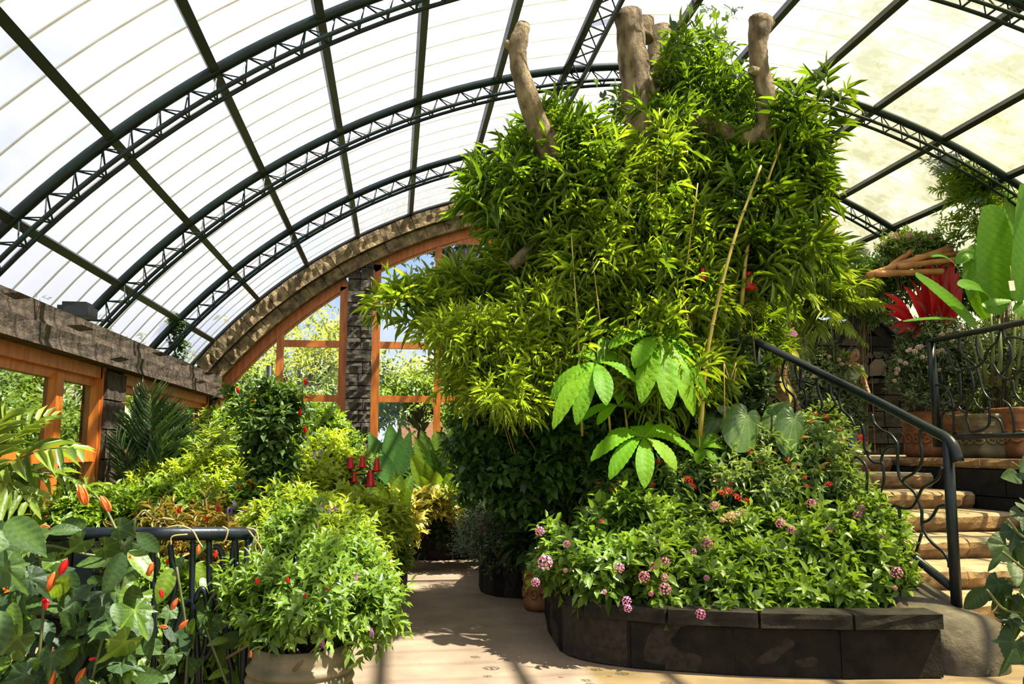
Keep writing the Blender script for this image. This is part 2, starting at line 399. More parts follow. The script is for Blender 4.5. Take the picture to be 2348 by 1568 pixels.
def leaf_mesh(name, P, D, N, L, W, tpl, var, mat):
    tv, tf = TP[tpl] if isinstance(tpl, str) else tpl
    n = len(P); D = D / np.maximum(1e-9, np.linalg.norm(D, axis=1))[:, None]
    S = np.cross(N, D); S /= np.maximum(1e-6, np.linalg.norm(S, axis=1))[:, None]
    Z = np.cross(D, S)
    v = (P[:, None, :] + tv[None, :, 0, None] * (D * L[:, None])[:, None, :] + tv[None, :, 1, None] * (S * W[:, None])[:, None, :]
         + tv[None, :, 2, None] * (Z * L[:, None])[:, None, :])
    m = len(tv); v = v.reshape(-1, 3)
    tot = np.array([len(q) for q in tf]); li = np.concatenate([np.array(q) for q in tf])
    loops = (li[None, :] + (np.arange(n) * m)[:, None]).ravel().astype(np.int32)
    totals = np.tile(tot, n); starts = np.concatenate([[0], np.cumsum(totals)[:-1]]).astype(np.int32)
    me = bpy.data.meshes.new(name)
    me.vertices.add(len(v)); me.vertices.foreach_set('co', v.ravel().astype(np.float32))
    me.loops.add(len(loops)); me.loops.foreach_set('vertex_index', loops)
    me.polygons.add(len(totals)); me.polygons.foreach_set('loop_start', starts)
    try: me.polygons.foreach_set('loop_total', totals.astype(np.int32))
    except Exception: pass
    a = me.attributes.new('var', 'FLOAT', 'POINT'); a.data.foreach_set('value', np.repeat(var, m).astype(np.float32))
    me.update(calc_edges=True); me.validate()
    me.materials.append(mat)
    return me
def runit(rng, n):
    a = rng.normal(size=(n, 3)); return a / np.linalg.norm(a, axis=1)[:, None]
def blobs_sample(rng, blobs, n, inner=0.45, zmin=None, clump=7):
    """blobs: (px, py, rx, ry, Y[, ry_depth in m]); points gather in small clumps, the outline stays ragged"""
    w = np.array([b[2] * b[3] for b in blobs], float); w /= w.sum()
    C = np.array([at(b[0], b[1], b[4]) for b in blobs]); R = np.array([(px2m(b[2], b[4]), (b[5] if len(b) > 5 and b[5] else px2m(b[2], b[4]) * .7), px2m(b[3], b[4])) for b in blobs])
    m = max(1, n // clump); kb = rng.choice(len(blobs), m, p=w)
    u = runit(rng, m); r = inner + (1.22 - inner) * rng.random(m) ** .8
    CC = C[kb] + u * R[kb] * r[:, None]
    k = rng.integers(0, m, n); rad = (R[kb].mean(1) * .30)[k]
    off = rng.normal(0, 1, (n, 3)) * (.62, .62, .5)
    P = CC[k] + off * rad[:, None]
    if zmin is not None: P[:, 2] = np.where(P[:, 2] < zmin, zmin + .1 * rng.random(n), P[:, 2])
    N = u[k] * .5 + off * .6; N /= np.linalg.norm(N, axis=1)[:, None]
    return P, N
def sprigs(rng, P, D, n, SL, LL, LW, a0=75, a1=30, droop=0.25, fan=False, lay=0.5):
    """leaves along short shoots: returns arrays for leaf_mesh"""
    m = len(P); D = D / np.linalg.norm(D, axis=1)[:, None]
    X = np.cross(D, runit(rng, m)); X /= np.linalg.norm(X, axis=1)[:, None]; Yv = np.cross(D, X)
    ph = rng.random(m) * 6.28; bv = rng.random(m)
    Ps, Ds, Ns, Ls, Ws, vs_ = [], [], [], [], [], []
    for j in range(n):
        t = j / max(1, n - 1)
        az = ph + (j // 2) * (PI / 2) + (j % 2) * PI + rng.normal(0, .25, m)
        if fan: az = ph + (j % 2) * PI + rng.normal(0, .35, m)
        al = np.radians(a0 + (a1 - a0) * t + rng.normal(0, 10, m))
        d = D * np.cos(al)[:, None] + (X * np.cos(az)[:, None] + Yv * np.sin(az)[:, None]) * np.sin(al)[:, None]
        d[:, 2] -= droop * rng.random(m)
        d /= np.linalg.norm(d, axis=1)[:, None]
        nn = D * (1 - lay) + np.array([0, 0, 1.]) * lay + runit(rng, m) * .35
        s = 0.7 + .6 * rng.random(m); s *= (1 - .35 * t)
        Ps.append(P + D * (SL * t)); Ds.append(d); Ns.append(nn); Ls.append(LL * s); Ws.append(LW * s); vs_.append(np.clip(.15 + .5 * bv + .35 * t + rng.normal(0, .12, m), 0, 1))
    return tuple(np.concatenate(q) for q in (Ps, Ds, Ns, Ls, Ws, vs_))
def leaf_mesh_from(name, A, tpl, mat): return leaf_mesh(name, A[0], A[1], A[2], A[3], A[4], tpl, A[5], mat)
def foliage(rng, parent, blobs, nsprig, per, SL, LL, LW, mat, tpl='ovate', upw=0.6, wild=.5, name='foliage', inner=0.45, zmin=None, **kw):
    P, N = blobs_sample(rng, blobs, nsprig, inner, zmin)
    D = N + np.array([0, 0, upw]) + runit(rng, nsprig) * wild
    me = leaf_mesh_from(name, sprigs(rng, P, D, per, SL, LL, LW, **kw), tpl, mat)
    return add(name, me, None, parent, kind='stuff')
def stems(rng, parent, base, blobs, n, r=0.006, mat=None, spread=0.15, name='stem', one=True):
    """branching stems from the base to points inside the crown; joined, they are too fine to pick apart"""
    P, _ = blobs_sample(rng, blobs, n, 0.2)
    mb = MB(); base = V3(base)
    for p in P:
        b = base + np.array([rng.normal(0, spread), rng.normal(0, spread), 0])
        mid = (b + p) / 2 + np.array([rng.normal(0, .06), rng.normal(0, .06), .12 * np.linalg.norm(p - b)])
        mb.tube(bez(b, mid, p, 6), np.linspace(r, r * .35, 6), 5)
    return add(name, mb, mat or MT['stem'], parent)
# blade: one big leaf along a curve -----------------------------------------------------------------
def blade(mb, p0, pm, p1, width, prof='ovate', nl=12, nw=5, fold=0.15, pleat=0.0, npl=10, up=None, curl=0.0, rag=0.0, rng=None, var=0.5, twist=0.0):
    if pleat: nl = max(nl, 4 * npl)
    C = bez(p0, pm, p1, nl + 1); T = np.gradient(C, axis=0); T /= np.linalg.norm(T, axis=1)[:, None]
    t = np.linspace(0, 1, nl + 1)
    if prof == 'ovate': w = np.sin(PI * np.clip(t, 0, 1) ** .8) ** .75
    elif prof == 'lance': w = np.sin(PI * t ** .65) ** .9
    elif prof == 'obov': w = np.sin(PI * t ** 1.6) ** .7 * .98 + .03 * (1 - t)
    elif prof == 'paddle': w = np.clip(np.sin(PI * (t * .93 + .04)), 0, 1) ** .45
    elif prof == 'heart': w = np.sqrt(np.clip(1 - ((t - .3) / .72) ** 2, 0, 1)) ** 1.1
    w = np.clip(w, 0.0, 1); w[-1] = 0.01; w[0] = max(w[0], .04)
    U = V3(up) if up is not None else np.array([0, 0, 1.])
    K = nw; vv = []
    for i in range(nl + 1):
        s = np.cross(U, T[i]); s = unit(s) if np.linalg.norm(s) > 1e-3 else np.array([1., 0, 0]); nz = np.cross(T[i], s)
        if twist:
            a = twist * t[i]; s, nz = s * math.cos(a) + nz * math.sin(a), nz * math.cos(a) - s * math.sin(a)
        for j in range(K):
            q = (j / (K - 1)) * 2 - 1; hw = width / 2 * w[i]
            if rag and abs(q) > .9: hw *= 1 - rag * rng.random()
            tt = pleat * width * math.sin(2 * PI * npl * (t[i] - abs(q) * .12)) * (1 - .4 * abs(q)) if pleat else 0
            vv.append(C[i] + s * q * hw + nz * (abs(q) * fold * hw * 2 - curl * q * q * hw + tt * (w[i] > .15)) - T[i] * (abs(q) * 0.0))
    f = [(i * K + j, i * K + j + 1, (i + 1) * K + j + 1, (i + 1) * K + j) for i in range(nl) for j in range(K - 1)]
    va = np.array([var + (0.25 if j == K // 2 else 0) + (.16 * math.cos(2 * PI * npl * (t[i] - abs(j / (K - 1) * 2 - 1) * .12)) if pleat else 0) for i in range(nl + 1) for j in range(K)])
    mb.add(vv, f, va); return mb
def frond(parent, p0, pm, p1, nleaf, LL, LW, mat, rng, droop=0.5, start=0.2, rach=0.008, vee=0.5, name='frond', rmat=None, ang=55, up=None, tpl='lance'):
    C = bez(p0, pm, p1, 16)
    fr = add(name, MB().tube(C, np.linspace(rach, rach * .3, 16), 5), rmat or MT['stem'], parent)
    t = np.repeat(np.linspace(start, 1, nleaf), 2); side = np.tile([1, -1], nleaf)
    idx = t * 15; i0 = np.clip(idx.astype(int), 0, 14); fr_ = (idx - i0)[:, None]
    P = C[i0] * (1 - fr_) + C[i0 + 1] * fr_; T = np.gradient(C, axis=0); T = T[i0]; T /= np.linalg.norm(T, axis=1)[:, None]
    U = V3(up) if up is not None else np.array([0, 0, 1.])
    S = np.cross(T, U); S /= np.maximum(1e-3, np.linalg.norm(S, axis=1))[:, None]; Nn = np.cross(S, T)
    a = np.radians(ang - 25 * t + rng.normal(0, 4, len(t)))[:, None]
    D = T * np.cos(a) + S * side[:, None] * np.sin(a) + Nn * vee * .4 + np.array([0, 0, -droop]) * rng.random((len(t), 1))
    L = LL * (np.sin(PI * (0.12 + .8 * t)) ** .6) * rng.uniform(.85, 1.1, len(t)); Wd = np.full(len(t), LW) * (1 - .4 * t)
    me = leaf_mesh('leaflet', P, D, Nn + 0 * D, L, Wd, tpl, np.clip(.45 + rng.normal(0, .2, len(t)), 0, 1), mat)
    add('leaflet', me, None, fr, kind='stuff'); return fr
# flower heads (shared meshes) ------------------------------------------------------------------------
def head_mesh(name, mat, kind='lantana', seed=1):
    rng = np.random.default_rng(seed); mb = MB()
    if kind == 'lantana':
        n = 26
        for i in range(n):
            z = 1 - 1.45 * (i + .5) / n; a = i * 2.39996; rr = math.sqrt(max(0, 1 - z * z)); d = np.array([rr * math.cos(a), rr * math.sin(a), z])
            R = frame(np.cross(d, (0.3, .5, .9)), d); c = d * .8
            ring = [c + .23 * (R[:, 0] * math.cos(k * PI / 4) + R[:, 1] * math.sin(k * PI / 4)) * (1 if k % 2 == 0 else .68) + d * .06 for k in range(8)]
            mb.add([c - d * .04] + ring, [(0, k + 1, (k + 1) % 8 + 1) for k in range(8)], [1.0 - .6 * (z > .3)] + [.15 + .6 * rng.random()] * 8)
        mb.add([(0, 0, -1.0), (.15, 0, -.3), (-.1, .12, -.3), (-.1, -.12, -.3)], [(0, 1, 2), (0, 2, 3), (0, 3, 1)], 0.2)
    elif kind == 'star':
        for i in range(16):
            a = i * 2.39996; rr = .22 * math.sqrt(i); c = np.array([rr * math.cos(a), rr * math.sin(a), .35 - rr * rr * .35]); d = unit(c + (0, 0, .6)); R = frame(np.cross(d, (0.3, .5, .9)), d)
            ph = rng.random() * 6
            ring = [c + (.26 if k % 2 == 0 else .09) * (R[:, 0] * math.cos(k * PI / 5 + ph) + R[:, 1] * math.sin(k * PI / 5 + ph)) + d * .05 for k in range(10)]
            mb.add([c] + ring, [(0, k + 1, (k + 1) % 10 + 1) for k in range(10)], [.1] + [.3 + .7 * rng.random()] * 10)
    elif kind == 'bud':
        pr = [(.02, -1), (.22, -.8), (.34, -.3), (.28, .3), (.14, .8), (.03, 1.05)]
        mb.lathe(pr, n=8); mb.var[-1][:] = np.linspace(0.1, 1, len(mb.var[-1]))
        for k in range(5):
            a = k * 1.2566; blade(mb, (.1 * math.cos(a), .1 * math.sin(a), -.95), (.5 * math.cos(a), .5 * math.sin(a), -.2), (.25 * math.cos(a), .25 * math.sin(a), .9), .4, 'lance', 5, 3, var=.6, up=(math.cos(a), math.sin(a), 0))
    elif kind == 'spray':
        for i in range(34):
            z = 1 - 2 * i / 34; a = i * 2.4; r0 = .18 + .3 * (1 - z) / 2; c = np.array([r0 * math.cos(a), r0 * math.sin(a), z]); d = unit((math.cos(a), math.sin(a), .3)); R = frame(np.cross(d, (0, 0, 1)), d)
            ring = [c + .13 * (R[:, 0] * math.cos(k * PI / 3) + R[:, 1] * math.sin(k * PI / 3)) for k in range(6)]
            mb.add([c - d * .04] + ring, [(0, k + 1, (k + 1) % 6 + 1) for k in range(6)], [.1] + [.2 + .8 * rng.random()] * 6)
    elif kind == 'orchid':
        for k in range(5):
            a = k * 1.2566 + .3; w = .95 if k in (0, 2) else .6
            blade(mb, (0, 0, 0), (.5 * math.cos(a), -.12, .5 * math.sin(a)), (1.0 * math.cos(a), 0, 1.0 * math.sin(a)), w, 'ovate', 6, 5, var=.6, up=(0, -1, 0), fold=.03)
        blade(mb, (0, -.05, 0), (0, -.35, -.1), (0, -.3, -.4), .3, 'ovate', 5, 3, var=0, up=(0, -1, 0))
    return mb.mesh(name, smooth=(kind != 'star'), mat=mat)
HM = {
 'pink': head_mesh('flower_head_pink', LF['pink']), 'palepink': head_mesh('flower_head_pale', LF['palepink'], seed=2),
 'salmon': head_mesh('flower_head_salmon', LF['salmon'], seed=3), 'red': head_mesh('flower_head_red', LF['red'], 'star'),
 'orange': head_mesh('flower_bud_orange', LF['orange'], 'bud'), 'redbud': head_mesh('flower_bud_red', LF['red'], 'bud'),
 'purple': head_mesh('flower_spray_purple', LF['purple'], 'spray'), 'magenta': head_mesh('flower_spray_magenta', LF['magenta'], 'spray'),
 'orchid': head_mesh('orchid_bloom', LF['magenta'], 'orchid'),
}
def flower(parent, key, px, py, Y, r_px, rng, name='flower_head', tilt=None, facing=True):
    d = V3(tilt) if tilt is not None else unit(np.array([rng.normal(0, .25), -.7 if facing else 0, .8]))
    R0 = frame(d, (0, 0, 1) if abs(d[2]) < .95 else (0, 1, 0)); R = np.stack([R0[:, 1], R0[:, 2], R0[:, 0]], 1)
    s = px2m(r_px, Y); return place(name, HM[key], parent, at(px, py, Y), R, (s, s, s))

# ================================================================ STRUCTURE
rng = np.random.default_rng(7)
random.seed(7)
RCX, RCZ, RR = 3.45, -2.25, 8.55
def arc(R, deg, y):
    a = math.radians(deg); return np.array([RCX + R * math.sin(a), y, RCZ + R * math.cos(a)])
def arch_z(x, R): return RCZ + math.sqrt(max(0, R * R - (x - RCX) ** 2))
GY = 14.0

def rough_block(seed, amp=0.16, inset=.36):
    """unit stone, rough on the face that looks along -Y, chamfered edges"""
    r = np.random.default_rng(seed); nx, nz = 5, 4; v = []; f = []
    for j in range(nz):
        for i in range(nx):
            x = -.5 + i / (nx - 1); z = -.5 + j / (nz - 1); edge = i in (0, nx - 1) or j in (0, nz - 1)
            v.append((x * (.985 if edge else 1), (-inset - (.02 * r.random()) if edge else -.5 + amp * r.random()) , z * (.97 if edge else 1)))
    n = nx * nz
    for j in range(nz - 1):
        for i in range(nx - 1): f.append((j * nx + i, j * nx + i + 1, (j + 1) * nx + i + 1, (j + 1) * nx + i))
    for x, z in ((-.5, -.5), (.5, -.5), (.5, .5), (-.5, .5)): v.append((x * .985, .5, z * .97))
    a, b, c, d = n, n + 1, n + 2, n + 3
    f += [(a, d, c, b)]
    f += [tuple([a] + [b]) + tuple(range(nx - 1, -1, -1)), tuple([d]) + tuple((nz - 1) * nx + i for i in range(nx)) + (c,)]
    f += [(a,) + tuple(j * nx for j in range(nz)) + (d,), (c,) + tuple(j * nx + nx - 1 for j in range(nz - 1, -1, -1)) + (b,)]
    mb = MB(); mb.add(v, f); return mb
BLK = {}
def blk(matname, k, amp=0.16):
    key = (matname, k)
    if key not in BLK: BLK[key] = rough_block(100 + k, *((.07, .475) if matname in ('beam_stone',) else (.10, .44) if matname in ('planter_stone', 'cap_stone', 'niche_wall') else (amp, .34))).mesh('stone_' + matname, smooth=False, mat=MT[matname])
    return BLK[key]
def stone_at(parent, matname, c, size, ang=0.0, name='stone', tilt=0.0):
    """stone of size (length, depth, height); its rough face looks along local -Y turned by ang about Z"""
    ca, sa = math.cos(ang), math.sin(ang)
    R = np.array([[ca, -sa, 0], [sa, ca, 0], [0, 0, 1]])
    return place(name, blk(matname, random.randrange(6)), parent, c, R, size)

# floor -----------------------------------------------------------------------------------------
fl = MB()
fl.prism([(-3.1, -2), (6.7, -2), (6.7, 13.9), (-3.1, 13.9)], -0.12, 0.0)
add('floor', fl, MT['floor'], kind='structure', smooth=False, label='buff worn concrete path winding between the planters')
add('outside_lawn', MB().prism([(-40, -10), (40, -10), (40, 70), (-40, 70)], -0.5, -0.2), MT['lawn'], kind='structure', smooth=False)

# ceiling: translucent strips with seams -------------------------------------------------------------
ceil = thing('ceiling', 'vaulted roof of white translucent strips', None, (RCX, 6, 5), kind='structure')
PW = 0.41; A0, A1 = -55.5, 58.0; ASPLIT = 7.5
ny = int((GY + 0.2 + 3.0) / PW)
def strip(y0, y1, a0, a1, n):
    mb = MB(); aa = np.linspace(a0, a1, n + 1)
    v = [arc(8.64 + (0.0 if k in (0, 2) else 0.02), a, y) for a in aa for k, y in enumerate((y0, (y0 + y1) / 2, y1))]
    f = [(3 * i + k, 3 * i + k + 1, 3 * i + k + 4, 3 * i + k + 3) for i in range(n) for k in range(2)]
    return mb.add(v, f)
for i in range(ny + 1):
    y0 = GY + 0.2 - (i + 1) * PW; y1 = y0 + PW
    for nm, a0, a1, mm in (('roof_panel', A0, ASPLIT, 'roof'), ('roof_panel', ASPLIT, A1, 'roof_dirty')):
        p = add(nm, strip(y0 + .006, y1 - .006, a0, a1, 26), MT[mm], ceil)
        sm = MB(); aa = np.linspace(a0, a1, 25)
        sm.add([arc(r, a, y0 + dy) for a in aa for r, dy in ((8.65, -.006), (8.634, -.006), (8.634, .006), (8.65, .006))],
               [(4 * q + k, 4 * q + (k + 1) % 4, 4 * q + 4 + (k + 1) % 4, 4 * q + 4 + k) for q in range(24) for k in range(4)])
        add('seam', sm, MT['seam'], p)

# trusses ------------------------------------------------------------------------------------------
PUR = [-48.9 + 6.63 * k for k in range(17)]
DA = 1.85
def lacing_mesh():
    mb = MB(); t = lambda R, a, y: arc(R, a, y) - arc(RR, 0, 0)
    top = t(RR - .03, DA / 2, 0)
    for y in (-.075, .075):
        mb.bar(t(RR - .20, 0, y), top, .011); mb.bar(top, t(RR - .20, DA, y), .011)
    mb.bar(t(RR - .20, 0, -.095), t(RR - .20, 0, .095), .016)
    return mb.mesh('lacing', smooth=False, mat=MT['steel'])
LACE = lacing_mesh()
TLAB = {6.6: 'nearest arched dark green roof truss over the left railing and pot', 9.1: 'second arched dark green roof truss, behind the sawn branches', 11.55: 'arched dark green roof truss farthest back, in front of the stone arch'}
for ty, a_lo in ((6.6, -55), (9.1, -55), (11.55, -55)):
    tr = thing('arched_roof_truss', TLAB[ty], 'roof truss', arc(RR, A0, ty), 'arched lattice trusses under the roof')
    aa = np.linspace(-55, 57, 70)
    add('top_chord', MB().tube([arc(RR, a, ty) for a in aa], .05, 8), MT['steel'], tr)
    for dy in (-.075, .075): add('bottom_chord', MB().tube([arc(RR - .20, a, ty + dy) for a in aa], .02, 6), MT['steel'], tr)
    for k in range(60):
        a = -55 + k * DA; r = math.radians(a)
        R = np.array([[math.cos(r), 0, math.sin(r)], [0, 1, 0], [-math.sin(r), 0, math.cos(r)]])
        place('lacing_bar', LACE, tr, arc(RR, a, ty), R)
for k, a in enumerate(PUR):
    if abs(a + 9.1) < .5: continue
    mb = MB(); r = math.radians(a); R = np.array([[math.cos(r), 0, math.sin(r)], [0, 1, 0], [-math.sin(r), 0, math.cos(r)]])
    c = arc(RR + .01, a, (GY - 3) / 2 + 0.0); mb.box(c, (.075, GY + 3.0, .075), R=R)
    add('roof_purlin_beam', mb, MT['purlin'], kind='structure', smooth=False)
# ridge truss
rt = thing('ridge_truss', 'dark lattice truss running lengthwise along the top of the roof', 'roof truss', arc(RR, -9.1, 13.9))
rr_ = math.radians(-9.1); tx = np.array([math.cos(rr_), 0, -math.sin(rr_)]); rn = np.array([math.sin(rr_), 0, math.cos(rr_)])
C0 = arc(RR - .02, -9.1, 0)
def rp(u, w, y): return C0 + tx * u + rn * w + np.array([0, y, 0])
add('top_chord', MB().tube([rp(-.13, 0, -3), rp(-.13, 0, 13.7)], .05, 8), MT['steel'], rt)
add('top_chord', MB().tube([rp(.13, 0, -3), rp(.13, 0, 13.7)], .028, 8), MT['steel'], rt)
add('bottom_chord', MB().tube([rp(0, -.2, -3), rp(0, -.2, 13.7)], .026, 6), MT['steel'], rt)
lm = MB()
lm.bar((tx * -.13), (tx * .13 + np.array([0, .2, 0])), .014); lm.bar((tx * .13 + np.array([0, .2, 0])), (tx * -.13 + np.array([0, .4, 0])), .014)
lm.bar((tx * -.13), (rn * -.2 + np.array([0, .2, 0])), .012); lm.bar((rn * -.2 + np.array([0, .2, 0])), (tx * .13 + np.array([0, .4, 0])), .012)
lmm = lm.mesh('lacing_ridge', smooth=False, mat=MT['steel'])
for k in range(35): place('lacing_bar', lmm, rt, rp(0, 0, -.4 + .4 * k))

# back gable wall ----------------------------------------------------------------------------------
wb = thing('wall_back', 'rough stone arch and pillars of the end wall', None, (0, GY, 0), kind='structure')
for R0, R1, dep, yf in ((8.52, 8.27, .36, GY - .30), (8.265, 8.06, .28, GY - .22)):
    a = -52.0
    while a < 56:
        da = random.uniform(1.5, 2.5); m_ = a + da / 2; r = math.radians(m_); Rm = (R0 + R1) / 2
        R = np.array([[math.cos(r), 0, math.sin(r)], [0, 1, 0], [-math.sin(r), 0, math.cos(r)]])
        place('stone', blk('arch_stone' if a < 34 else 'niche_wall', random.randrange(6), .25), wb, arc(Rm, m_, yf + dep / 2 + random.uniform(-.03, .02)), R, (Rm * math.radians(da) * .985, dep, (R0 - R1) * .98))
        a += da
add('arch_edge_strip', MB().tube([arc(8.55, a, GY - .22) for a in np.linspace(-54, 57, 60)], .035, 6), MT['purlin'], wb)
add('mortar', MB().add([arc(R, a, y) for a in np.linspace(-53, 57, 56) for R, y in ((8.5, GY - .12), (8.08, GY - .12), (8.08, GY + .1), (8.5, GY + .1))],
    [(4 * q + k, 4 * q + (k + 1) % 4, 4 * q + 4 + (k + 1) % 4, 4 * q + 4 + k) for q in range(55) for k in range(4)]), MT['mortar'], wb, smooth=False)
def block_wall(parent, x0, x1, z0, ztop, y, matn, bh=.205, bl=.28, dep=.3):
    """courses of split stones facing the camera; ztop is a function of x"""
    z = z0; k = 0
    while z < max(ztop(x0), ztop(x1)) - .02:
        x = x0 - (random.random() * bl * .5 if x1 - x0 > .6 else 0); first = True
        while x < x1 - .03:
            w = min(bl * random.uniform(.75, 1.35), x1 - x)
            if x1 - x - w < .1: w = x1 - x
            xs = max(x, x0); ww = x + w - xs; zt = min(ztop(xs + ww / 2), z + bh)
            if zt - z > .04 and ww > .03:
                place('stone', blk(matn, random.randrange(6), .2), parent, (xs + ww / 2, y + dep / 2 + random.uniform(-.012, .012), (z + zt) / 2), None, (ww - .008, dep, zt - z - .008))
            x += w
        z += bh; k += 1
PIL = [(-3.25, -3.02), (-.85, -.42), (1.87, 2.32), (4.60, 5.05), (7.35, 7.7)]
for x0, x1 in PIL:
    block_wall(wb, x0, x1, 0.0, lambda x: arch_z(x, 8.1), GY - .16, 'pillar_stone')
    zt = min(arch_z(x0 + .02, 8.08), arch_z(x1 - .02, 8.08))
    add('mortar', MB().box(((x0 + x1) / 2, GY + .02, zt / 2), (x1 - x0 - .03, .2, zt)), MT['mortar'], wb, smooth=False)
block_wall(wb, 7.7, 11.2, 1.4, lambda x: min(arch_z(x, 8.1), 4.35), GY - .2, 'niche_wall', bh=.3, bl=.62, dep=.34)
add('mortar', MB().prism([(7.7, GY - .05), (11.2, GY - .05), (11.2, GY + .2), (7.7, GY + .2)], 0, 2.4), MT['mortar'], wb, smooth=False)
mb = MB(); xs = np.linspace(7.5, 11.6, 20)
mb.add([(x, GY + y, z) for x in xs for y, z in ((.02, 2.3), (.02, max(2.3, arch_z(x, 8.15))))], [(2 * i, 2 * i + 2, 2 * i + 3, 2 * i + 1) for i in range(19)])
add('mortar', mb, MT['mortar'], wb, smooth=False)
add('dado', MB().prism([(-3.1, GY - .08), (7.6, GY - .08), (7.6, GY + .2), (-3.1, GY + .2)], 0, .56), MT['mortar'], wb, smooth=False)
# wooden windows in the gable
TZ = [.60, 1.53, 2.46, 3.39, 4.35, 5.30]
FR = 7.98
def gable_window(n, x0, x1, mull):
    w = thing('window_%d' % n, None, None, (x0, GY + .05, .6), kind='structure')
    y = GY + .06; jw = .13
    add('jamb', MB().bar((x0 + jw / 2, y, .5), (x0 + jw / 2, y, arch_z(x0 + jw, FR)), jw, .12), MT['wood'], w, smooth=False)
    add('jamb', MB().bar((x1 - jw / 2, y, .5), (x1 - jw / 2, y, arch_z(x1 - jw, FR)), jw, .12), MT['wood'], w, smooth=False)
    add('mullion', MB().bar((mull, y, .5), (mull, y, arch_z(mull, FR)), .115, .10), MT['wood'], w, smooth=False)
    xs = np.linspace(x0, x1, 13); a = MB()
    for rr0, rr1, yy in ((FR + .08, FR - .07, y - .06), (FR - .06, FR - .10, y - .03)):
        v = []
        for x in xs:
            zt = arch_z(x, FR); dd = unit(np.array([x - RCX, 0, zt - RCZ])); c = np.array([RCX, 0, RCZ])
            v += [c + dd * rr0 + (0, yy, 0), c + dd * rr1 + (0, yy, 0), c + dd * rr1 + (0, y + .06, 0), c + dd * rr0 + (0, y + .06, 0)]
        a.add(v, [(4 * i + k, 4 * i + (k + 1) % 4, 4 * i + 4 + (k + 1) % 4, 4 * i + 4 + k) for i in range(12) for k in range(4)])
    add('arched_head', a, MT['wood'], w, smooth=False)
    for z in TZ:
        for (a0, a1) in ((x0 + jw, mull - .057), (mull + .057, x1 - jw)):
            b0, b1 = a0, a1
            while b0 < b1 and arch_z(b0, FR - .05) < z: b0 += .03
            while b1 > b0 and arch_z(b1, FR - .05) < z: b1 -= .03
            if b1 - b0 > .1: add('transom', MB().box(((b0 + b1) / 2, y, z), (b1 - b0, .09, .115)), MT['wood'], w, smooth=False)
    for (a0, a1) in ((x0 + jw, mull - .057), (mull + .057, x1 - jw)):
        for z0, z1 in zip([.5] + TZ, TZ + [9]):
            if z0 < .55: z0 = .6
            if z1 < .7: continue
            X = [x for x in np.linspace(a0, a1, 9) if arch_z(x, FR - .05) > z0 + .03]
            if len(X) < 2: continue
            p = [(X[0], y, z0)] + [(X[-1], y, z0)] + [(x, y, min(z1, arch_z(x, FR - .05))) for x in X[::-1]]
            add('pane', MB().add(p, [tuple(range(len(p)))]), MT['glass'], w, smooth=False)
gable_window(1, -3.02, -.85, -1.96)
gable_window(2, -.42, 1.87, .71)
gable_window(3, 2.32, 4.60, 3.50)
gable_window(4, 5.05, 7.35, 6.2)

# left wall ------------------------------------------------------------------------------------------
wlft = thing('wall_left', 'low stone side wall with a long stone lintel', None, (-3.0, 9, 0), kind='structure')
LP = [(4.35, 4.95), (8.70, 9.28), (13.45, 13.75)]
for j, (z0, z1, xf) in enumerate(((2.425, 2.60, -2.80), (2.606, 2.775, -2.83))):
    y = 2.2
    while y < 13.75:
        L = min(random.uniform(.9, 1.5), 13.76 - y)
        R = np.array([[0, -1, 0], [1, 0, 0], [0, 0, 1]])   # local -Y looks along +X
        place('stone', blk('beam_stone', random.randrange(6), .10), wlft, (xf - .22, y + L / 2, (z0 + z1) / 2), R, (L * 1.012, .46, (z1 - z0) * 1.02)); y += L
add('mortar', MB().box((-3.06, 8, 2.6), (.4, 11.6, .32)), MT['mortar'], wlft, smooth=False)
for y0, y1 in LP:
    z = 0
    while z < 2.42:
        h = min(.30, 2.42 - z)
        if h < .06: break
        R = np.array([[0, -1, 0], [1, 0, 0], [0, 0, 1]])
        place('stone', blk('beam_stone', random.randrange(6), .10), wlft, (-3.02, (y0 + y1) / 2, z + h / 2), R, (y1 - y0, .24, h - .006)); z += h
    add('mortar', MB().box((-3.05, (y0 + y1) / 2, 1.2), (.2, y1 - y0 - .04, 2.4)), MT['mortar'], wlft, smooth=False)
add('dado', MB().box((-3.1, 8, .24), (.2, 12, .50)), MT['mortar'], wlft, smooth=False)
def side_window(n, y0, y1, mulls):
    w = thing('window_%d' % n, None, None, (-3.0, y0, .5), kind='structure'); x = -3.03; jw = .12
    for a, b in ((y0, y0 + jw), (y1 - jw, y1)):
        add('jamb', MB().box((x, (a + b) / 2, 1.45), (.14, b - a, 1.95)), MT['wood'], w, smooth=False)
        add('jamb_bead', MB().box((x + .06, (a + b) / 2, 1.45), (.06, .05, 1.95)), MT['wood'], w, smooth=False)
    add('head', MB().box((x, (y0 + y1) / 2, 2.37), (.14, y1 - y0, .12)), MT['wood'], w, smooth=False)
    add('head', MB().box((x - .03, (y0 + y1) / 2, 2.27), (.09, y1 - y0, .08)), MT['wood'], w, smooth=False)
    for m in mulls: add('mullion', MB().box((x, m, 1.4), (.11, .15, 1.75)), MT['wood'], w, smooth=False)
    E = [y0 + jw] + [q for m in mulls for q in (m - .075, m + .075)] + [y1 - jw]
    for a, b in zip(E[::2], E[1::2]):
        for z in (.55, 1.54): add('transom', MB().box((x, (a + b) / 2, z), (.10, b - a, .12)), MT['wood'], w, smooth=False)
        for z0, z1 in ((.61, 1.48), (1.60, 2.24)):
            add('pane', MB().add([(x - .02, a, z0), (x - .02, b, z0), (x - .02, b, z1), (x - .02, a, z1)], [(0, 1, 2, 3)]), MT['glass_side'], w, smooth=False)
side_window(5, 4.95, 8.98 - .2, [6.35, 7.72])
side_window(6, 9.28, 13.45, [10.63, 11.95])
